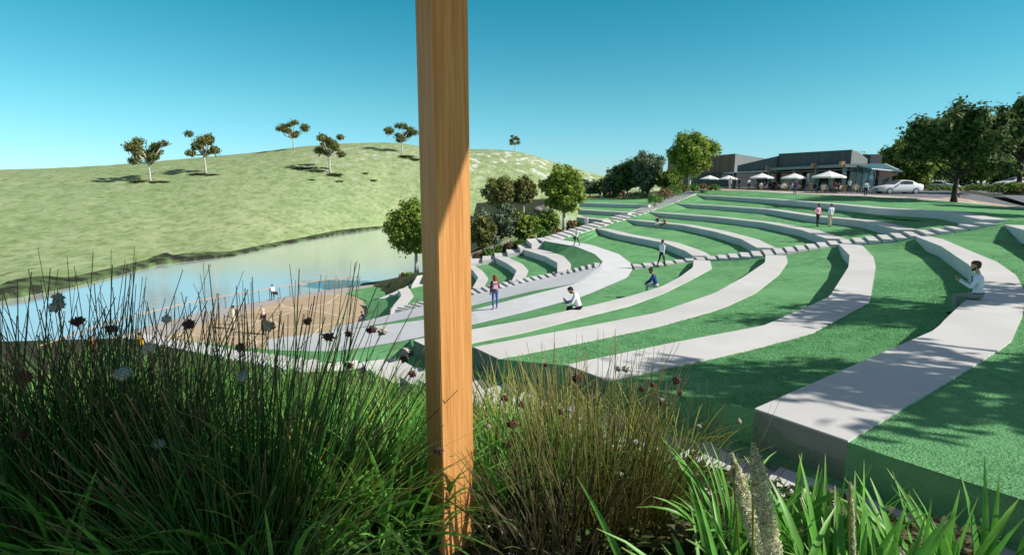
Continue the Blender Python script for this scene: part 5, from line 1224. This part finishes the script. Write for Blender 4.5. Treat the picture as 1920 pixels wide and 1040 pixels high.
    if not sit or True:
        belt = (cen-np.array(hip+u*.045))@np.array(u); near = (np.abs(cen[:, 1]) < .2)&(np.linalg.norm(cen-np.array(hip), axis=1) < .28)&(idx != 0)
        if not coat: idx[near & (belt < 0) & (idx == 1)] = 2; idx[near & (belt > .0) & (idx == 2)] = 1
    for _ in range(4): me.materials.append(M['white'])
    me.polygons.foreach_set('material_index', idx.astype(np.int32))
    # hair
    hs = []
    def H(a, b, ra, rb): hs.append((a, b, ra, rb, 'h'))
    H(hc+hd*.050-hf*.045, hc+hd*.066+hf*.012, .080, .076); H(hc+hd*.0-hf*.055, hc-hd*.03-hf*.055, .066, .05)
    for s in (-1, 1): H(hc+Vector((0, s*.05, 0))+hd*.05-hf*.02, hc+Vector((0, s*.058, 0))+hd*.0-hf*.03, .042, .034)
    if hair == 'long':
        H(hc-hf*.06, nb-u*.18-fwd*.12, .075, .05); H(hc-hf*.05+Vector((0, .05, 0)), nb-u*.12-fwd*.10+Vector((0, .07, 0)), .06, .04); H(hc-hf*.05-Vector((0, .05, 0)), nb-u*.12-fwd*.10-Vector((0, .07, 0)), .06, .04)
    if hair == 'scarf':
        H(hc+hd*.03-hf*.02, hc+hd*.03, .10, .10); H(hc-hd*.09, nb-u*.05+fwd*.02, .085, .11); H(nb-u*.05-Vector((0, .1, 0)), nb-u*.05+Vector((0, .1, 0)), .085, .085)
    hm = remeshed('hair', hs, .013, smooth_it=1); hm.materials.append(M['white'])
    bd = None
    if hair == 'beard':
        bs = [(hc+hf*.052-hd*.085, hc+hf*.02-hd*.075, .045, .045, 'h')]+[(hc+hf*.05-hd*.08+Vector((0, s*.02, 0)), hc-hf*.005-hd*.02+Vector((0, s*.075, 0)), .03, .018, 'h') for s in (-1, 1)]
        bd = remeshed('beard', bs, .012, smooth_it=1); bd.materials.append(M['white'])
    return dict(body=me, hair=hm, beard=bd, hands=hands, hc=hc, hf=hf, hd=hd, hip=hip, u=u, fwd=fwd)
BUILT = {}
POSES = {
    'stand': dict(), 'stand_f': dict(female=True, hair='long'), 'walk': dict(legs=((.35, .12), (-.3, .25)), arms=((-.3, .1, .2, 0), (.35, .1, .3, 0))),
    'walk_back': dict(legs=((.28, .05), (-.24, .18)), arms=((-.2, .08, .15, 0), (.22, .08, .2, 0))),
    'akimbo': dict(arms=((-.35, .75, 1.0, .9), (.1, .15, .2, 0)), legs=((.06, 0), (-.06, 0)), hair='beard'), 'relaxed': dict(arms=((.3, .2, .9, .5), (-.1, .15, .3, .2)), legs=((.12, .1), (-.1, .02))),
    'sit_phone': dict(sit=True, lean=.10, head=.12, legs=((1.42, 1.5), (1.5, 1.62)), arms=((.50, .06, 1.62, .36), (.50, .06, 1.58, .36)), hair='beard', fingers=True, voxel=.0085),
    'sit_laptop': dict(sit=True, lean=.34, head=.55, legs=((1.45, 1.45), (1.5, 1.55)), arms=((.45, .12, .75, .15), (.4, .12, .8, .15)), hair='beard', voxel=.012),
    'sit_bent': dict(sit=True, lean=.32, head=.25, legs=((1.40, 1.35), (1.5, 1.5)), arms=((.50, .1, .45, .25), (.45, .1, .5, .25)), hair='beard', voxel=.013),
    'sit_cafe': dict(sit=True, lean=.12, head=.1, legs=((1.5, 1.5), (1.45, 1.45)), arms=((.5, .1, .9, .2), (.45, .1, .9, .2))), 'sit_cafe_f': dict(sit=True, lean=.1, head=.1, legs=((1.5, 1.5), (1.45, 1.45)), arms=((.5, .1, .9, .2), (.45, .1, .9, .2)), female=True, hair='long'),
    'sit_low': dict(sit=True, lean=.2, head=.2, legs=((1.3, .6), (1.25, .5)), arms=((.5, .1, .5, .1), (.5, .1, .5, .1))),
    'backpack': dict(female=True, hair='long', arms=((.25, .2, 1.3, .1), (.0, .15, .2, 0)), legs=((.05, .02), (-.08, .04)), voxel=.013), 'coat': dict(female=True, hair='scarf', coat=True, arms=((.3, .1, 1.0, .5), (.3, .1, 1.0, .5))),
    'run': dict(legs=((.12, .05), (-.55, 1.25)), arms=((-.5, .1, 1.3, 0), (.5, .1, 1.4, 0)), shorts=True, sleeves=False, lean=.12), 'cycle': dict(lean=.35, legs=((.5, .6), (.1, .2)), arms=((.75, .1, .3, 0), (.75, .1, .3, 0)))}
PM = {}
def pmat(kind, c):
    k = (kind, c)
    if k not in PM: PM[k] = mat('%s_cloth' % kind if kind != 'skin' else 'skin', c, tuple(min(1, x*1.2) for x in c), .85 if kind != 'skin' else .55, scale=18, bump=.2 if kind in ('top', 'bottom') else 0, bscale=12)
    return PM[k]
def person(pose, loc, face, height, skin, top, bottom, shoe, hair, label, group=None):
    if pose not in BUILT: BUILT[pose] = person_build(pose, **POSES[pose])
    B = BUILT[pose]; s = height/1.75
    root = empty('person', loc, R(face), label, 'person', group); root.scale = (s, s, s)
    o = link('body', B['body'], root)
    for i, (k, c) in enumerate((('skin', skin), ('top', top), ('bottom', bottom), ('shoe', shoe))):
        o.material_slots[i].link = 'OBJECT'; o.material_slots[i].material = pmat(k, c)
    for nm in ('hair', 'beard'):
        if B[nm]:
            h = link(nm if POSES[pose].get('hair') != 'scarf' else 'headscarf', B[nm], root); h.material_slots[0].link = 'OBJECT'; h.material_slots[0].material = pmat('hair', hair)
    root['_s'] = s; return root
def local(root, p): return Matrix.Translation(root.location) @ Matrix.Rotation(root.rotation_euler.z, 4, 'Z') @ (Vector(p)*root.scale[0])
LT = (.55, .33, .23); TN = (.38, .20, .12); WH = (.78, .78, .80); BK = (.012, .012, .014); NV = (.02, .03, .10); GY = (.30, .31, .33); KH = (.50, .42, .30); DH = (.03, .02, .014); BH = (.10, .05, .025)
def at(px, py, z): return P(px, py, z)
def sized(px, py, z, hp): p = P(px, py, z); return p, hp/F*p.y
def lawn_at(px, py):
    dg = bpy.context.evaluated_depsgraph_get(); r = ray(px, py); ok, loc, n, idx, ob, m = scene.ray_cast(dg, Vector((0, 0, 0))+r.normalized()*8, r.normalized())
    return loc
def on_ground(px, py, lo, hi, tops=('lawn', 'step', 'seat_wall', 'footpath', 'kerb_path', 'apron_paving', 'plateau_road', 'plaza', 'promenade', 'ramp', 'far_slope', 'garden_slope')):
    """first walkable surface seen at this pixel, plants and trees skipped"""
    dg = bpy.context.evaluated_depsgraph_get(); r = ray(px, py).normalized(); o = r*4
    for _ in range(200):
        ok, loc, n, idx, ob, m = scene.ray_cast(dg, o, r)
        if not ok: break
        if ob.name.split('.')[0] in tops and lo <= loc.y <= hi: return loc.copy()
        o = loc+r*.02
    return P(px, py, -1.6)
bpy.context.view_layer.update()
def stander(px, foot_y, hp, pose, face, skin, top, bottom, shoe, hair, label, rng=(20, 130), z=None, group=None):
    p = P(px, foot_y, z) if z is not None else on_ground(px, foot_y, *rng)
    h = hp/F*p.y; h = min(1.9, max(1.05, h))
    return person(pose, p, face, h, skin, top, bottom, shoe, hair, label, group)
# the four nearest figures
m1p = P(1835, 561.5, -2.85)+Vector((-.02, .02, .03))
m1 = person('sit_phone', m1p, 146, 1.72, LT, (.66, .72, .80), (.27, .25, .21), (.03, .025, .02), BH, 'seated man in pale blue shirt and grey trousers looking at a phone')
mb = MB(); mb.box((0, 0, 0), (.012, .075, .15)); ph = mb.build('phone', M['legs']); h = BUILT['sit_phone']['hands']; ph.location = local(m1, (h[0]+h[1])/2+Vector((.03, 0, .05))); ph.rotation_euler = (0, -.35, m1.rotation_euler.z); tag(ph, 'dark mobile phone in the hands of the man in the pale blue shirt', 'phone')
tie = MB(); B = BUILT['sit_phone']; c_ = B['hip']+B['u']*.47+B['fwd']*.105; e_ = B['hip']+B['u']*.16+B['fwd']*.118
tie.prism([c_+Vector((0, -.02, 0)), c_+Vector((0, .02, 0)), e_+Vector((0, .042, .05)), e_, e_+Vector((0, -.042, .05))], B['fwd']*.02); tie.build('tie', flat('blue_tie', (.03, .06, .22)), m1)
blt = MB(); c0 = B['hip']+B['u']*.045; ring = []
for i in range(20):
    a = 2*math.pi*i/20; ring.append(c0+Vector((0, math.sin(a)*.182, 0))+B['fwd']*math.cos(a)*.124)
blt.tube(ring+[ring[0]], .016, 5, cap=False); blt.build('belt', M['legs'], m1)
m2 = person('sit_laptop', P(1086, 579, -4.7), 172, 1.74, LT, (.80, .79, .82), BK, BK, DH, 'seated man in white shirt and black trousers with a laptop on his knees')
lt = empty('laptop', local(m2, Vector((.36, 0, .20))), m2.rotation_euler.z, 'black open laptop on the knees of the man in the white shirt', 'laptop')
mb = MB(); mb.box((0, 0, 0), (.24, .34, .02)); mb.build('keyboard_base', M['legs'], lt); mb = MB(); mb.box((.16, 0, .10), (.02, .34, .23), ry=.75); mb.build('screen', M['legs'], lt)
m3 = person('sit_bent', P(1230, 537, -4.7), 166, 1.66, TN, (.025, .055, .20), (.52, .50, .44), BK, DH, 'seated man in blue jacket and pale trousers on the seat wall by the steps')
w1 = stander(928, 578.5, 65, 'backpack', 100, LT, (.26, .04, .06), (.05, .10, .26), (.45, .20, .07), (.22, .035, .02), 'red haired woman in blue jeans with a pink backpack seen from behind', (18, 40))
bp_o = MB(); B = BUILT['backpack']; bp_o.box((0, 0, 0), (.15, .28, .40), taper=.75); bp_o.box((-.085, 0, -.06), (.05, .2, .18), taper=.85)
bo = bp_o.build('backpack', flat('pink_fabric', (.70, .44, .52))); bo.location = local(w1, B['hip']+B['u']*.33-B['fwd']*.17); bo.rotation_euler = (0, 0, w1.rotation_euler.z); bo.scale = w1.scale; tag(bo, 'pink and mauve backpack on the red haired woman', 'backpack')
mb = MB(); mb.box((-.085, 0, .10), (.02, .26, .05)); mb.build('pocket', flat('mauve_fabric', (.25, .17, .42)), bo)
m5 = stander(1240, 500, 51, 'walk_back', 30, TN, (.76, .77, .79), (.03, .035, .045), BK, DH, 'man in white shirt and dark trousers walking up the middle steps', (25, 45))
m6 = stander(1081, 460.5, 32, 'walk', 215, LT, (.78, .77, .76), (.05, .03, .03), BK, BH, 'man in white shirt and dark trousers walking on the footpath by the long stair', (38, 70))
mb = MB(); mb.box((0, 0, 0), (.34, .1, .26), taper=.85); bg_ = mb.build('shoulder_bag', M['legs']); bg_.location = local(m6, Vector((-.02, -.30, .78))); bg_.rotation_euler = (0, 0, m6.rotation_euler.z); tag(bg_, 'dark bag at the side of the man on the footpath by the long stair', 'bag')
m7 = stander(1099, 430.5, 26, 'relaxed', 250, LT, (.50, .46, .52), (.42, .47, .52), (.5, .5, .5), DH, 'man in pale jeans and greyish top standing on the long stair', (45, 80))
k1 = person('sit_low', P(1234, 418.5, -4.1)+Vector((.0, .2, 0)), 230, 1.35, LT, (.16, .05, .16), (.5, .36, .34), BK, (.2, .06, .03), 'small child in purple top sitting on the far seat wall', 'children on the far seat wall')
k2 = person('sit_low', P(1248, 419.5, -4.1)+Vector((.0, .2, 0)), 190, 1.2, LT, (.42, .05, .06), BK, BK, DH, 'small child in red top sitting on the far seat wall', 'children on the far seat wall')
m9 = stander(1532, 424, 41.5, 'akimbo', 300, TN, (.78, .36, .50), (.012, .015, .025), BK, DH, 'man in pink shirt and black trousers with one hand on his hip', (30, 60))
m10 = stander(1556, 424.5, 42, 'relaxed', 100, LT, (.66, .68, .78), (.56, .45, .31), (.04, .03, .03), (.18, .07, .03), 'man in pale shirt and sand trousers standing with his back turned', (30, 60))
m11 = stander(1490, 364.5, 27, 'stand_f', 235, TN, (.26, .06, .22), (.05, .07, .16), BK, DH, 'woman in purple top and dark jeans at the edge of the upper lawn', (50, 100))
m12 = stander(1591, 362, 26.5, 'walk', 200, TN, (.66, .70, .80), (.02, .02, .03), BK, DH, 'man in pale blue shirt striding past the cafe corner', (50, 90))
m13 = stander(1622, 367.5, 28, 'stand', 80, TN, (.70, .75, .74), (.02, .012, .02), BK, DH, 'man in pale loose shirt standing at the edge of the paving with his back turned', (45, 80))
m14 = stander(1793, 377.5, 27, 'run', 170, LT, (.58, .38, .30), BK, (.2, .03, .03), DH, 'runner in black shorts beside the large dark tree', (40, 75))
for px, fy, hp, ps, fc, tp, bt, lab in [(1128, 374.5, 15, 'walk', 200, (.75, .62, .62), (.6, .5, .48), 'far walker in pale clothes, leftmost of the three by the shrubs'), (1146, 374.5, 16.5, 'walk', 190, (.45, .07, .08), BK, 'far walker in red top and dark trousers, middle of the three by the shrubs'), (1169, 373.5, 17, 'stand', 220, (.5, .03, .03), (.05, .03, .03), 'far walker in red top under the big conifer')]:
    stander(px, fy, hp, ps, fc, LT, tp, bt, BK, DH, lab, (70, 160))
for px, d, hp, ps, fc, tp, bt, lab in [(1363, 98, 22, 'stand', 30, (.72, .62, .62), (.55, .42, .38), 'pale dressed person standing under the parasol left of the thick column'), (1372, 99, 20, 'relaxed', 10, (.03, .03, .03), BK, 'person in black standing in the group left of the thick column'), (1380.5, 97, 25, 'stand', 190, (.015, .015, .05), (.03, .025, .06), 'tall person in dark coat nearest the thick column'), (1398, 97, 20, 'stand', 90, WH, BK, 'waiter in white shirt and black trousers right of the thick column')]:
    x = (px-960)/F*d; person(ps, (x, d, zplat(d)), fc, max(1.5, min(1.95, hp/F*d)), LT, tp, bt, BK, DH, lab, 'people standing on the cafe terrace')
cols_ = [WH, (.02, .03, .12), (.5, .5, .52), BK, (.62, .5, .42), (.04, .06, .16), (.35, .08, .08), WH]
names = ['white', 'navy', 'grey', 'black', 'tan', 'dark blue', 'red', 'white']
spots = [(0, 'left under the rightmost parasol, right chair'), (1, 'left under the rightmost parasol, far chair'), (3, 'right under the rightmost parasol, right chair'), (5, 'right under the rightmost parasol, near chair'), (6, 'left under the second parasol, right chair'), (7, 'left under the second parasol, far chair'), (9, 'right under the second parasol, right chair'), (12, 'under the parasol by the warm wall, right chair'), (13, 'under the parasol by the warm wall, far chair'), (15, 'by the red counter, right chair'), (16, 'by the red counter, far chair'), (17, 'by the red counter, near chair'), (18, 'by the side windows, right chair'), (19, 'by the side windows, far chair'), (2, 'left under the rightmost parasol, near chair'), (4, 'right under the rightmost parasol, far chair'), (8, 'left under the second parasol, near chair'), (10, 'right under the second parasol, far chair'), (11, 'right under the second parasol, near chair'), (14, 'under the parasol by the warm wall, near chair')]
for i, (k, wh) in enumerate(spots):
    l, a = seats[k]; c = i*3 % 8
    person('sit_cafe_f' if i % 3 == 1 else 'sit_cafe', l+Vector((0, 0, .46)), math.degrees(a), 1.68, LT if i % 2 else TN, cols_[c], (.10, .11, .14) if i % 2 else KH, BK, DH if i % 2 else BH, '%s top guest seated %s' % (names[c], wh), 'guests seated on the cafe terrace')
# plaza and promenade
stander(512, 562, 30, 'walk', 110, TN, (.80, .80, .82), (.02, .03, .03), BK, DH, 'man in white shirt walking at the water railing', z=ZP)
mb = MB(); mb.box((0, 0, 0), (.36, .12, .28), taper=.85); o = mb.build('shoulder_bag', M['legs']); p = P(517.5, 548.5, ZP+.55); o.location = P(518, 562, ZP)+Vector((0, 0, .62)); tag(o, 'dark bag beside the man at the water railing', 'bag')
cyc = stander(440, 617, 47, 'stand', 200, TN, (.70, .66, .42), (.55, .52, .40), BK, DH, 'cyclist in pale yellow clothes standing with a bicycle', z=ZP)
mb = MB(); mb.box((0, 0, 0), (.16, .28, .40), taper=.8); o = mb.build('backpack', M['legs']); o.location = local(cyc, Vector((-.2, 0, 1.25))); o.rotation_euler = cyc.rotation_euler; tag(o, 'dark backpack on the cyclist', 'backpack')
bk_ = empty('bicycle', P(437, 611, ZP)+Vector((0, .35, 0)), R(185), 'dark bicycle held by the cyclist in pale yellow', 'bicycle')
M['bike'] = flat('black_paint', (.05, .035, .03), .4)
for x in (-.52, .52):
    mb = MB(); n = 24; ring = [(x+.34*math.cos(2*math.pi*i/n), 0, .34+.34*math.sin(2*math.pi*i/n)) for i in range(n+1)]; mb.tube(ring, .022, 6, cap=False); wh_ = mb.build('wheel', M['bike'], bk_)
    mb = MB()
    for i in range(8): a = math.pi*i/8; mb.tube([(x+.32*math.cos(a), 0, .34+.32*math.sin(a)), (x-.32*math.cos(a), 0, .34-.32*math.sin(a))], .004, 4)
    mb.build('spokes', M['steel'], wh_)
mb = MB()
for a, b_ in [((.52, 0, .34), (.40, 0, .95)), ((.42, 0, .82), (-.14, 0, .80)), ((.43, 0, .75), (-.02, 0, .30)), ((-.02, 0, .30), (-.16, 0, .88)), ((-.52, 0, .34), (-.14, 0, .80)), ((-.52, 0, .34), (-.02, 0, .30))]: mb.tube([a, b_], .02, 6)
mb.build('frame', M['bike'], bk_)
mb = MB(); mb.tube([(.36, -.27, .98), (.42, -.12, 1.0), (.42, .12, 1.0), (.36, .27, .98)], .016, 6); mb.build('handlebar', M['bike'], bk_)
mb = MB(); mb.box((-.17, 0, .91), (.26, .14, .05), taper=.8); mb.build('saddle', M['bike'], bk_)
stander(497, 627, 51, 'coat', 250, LT, (.05, .025, .035), (.08, .05, .05), BK, (.72, .46, .44), 'woman in dark coat and pink headscarf on the plaza', z=ZP)
person('sit_low', P(682, 599, ZP+.35), 215, 1.30, TN, (.02, .025, .09), (.03, .04, .10), BK, DH, 'child in navy sitting at the end of the ramp by the plaza')
stander(266, 672, 52, 'stand', 70, TN, (.75, .42, .03), (.10, .10, .12), BK, DH, 'person in bright yellow top half hidden by the rushes', z=ZP)
stander(177, 684, 56, 'stand_f', 60, TN, (.55, .06, .07), (.40, .05, .06), BK, (.35, .2, .04), 'person in red clothes mostly hidden by the left rushes', z=ZP)
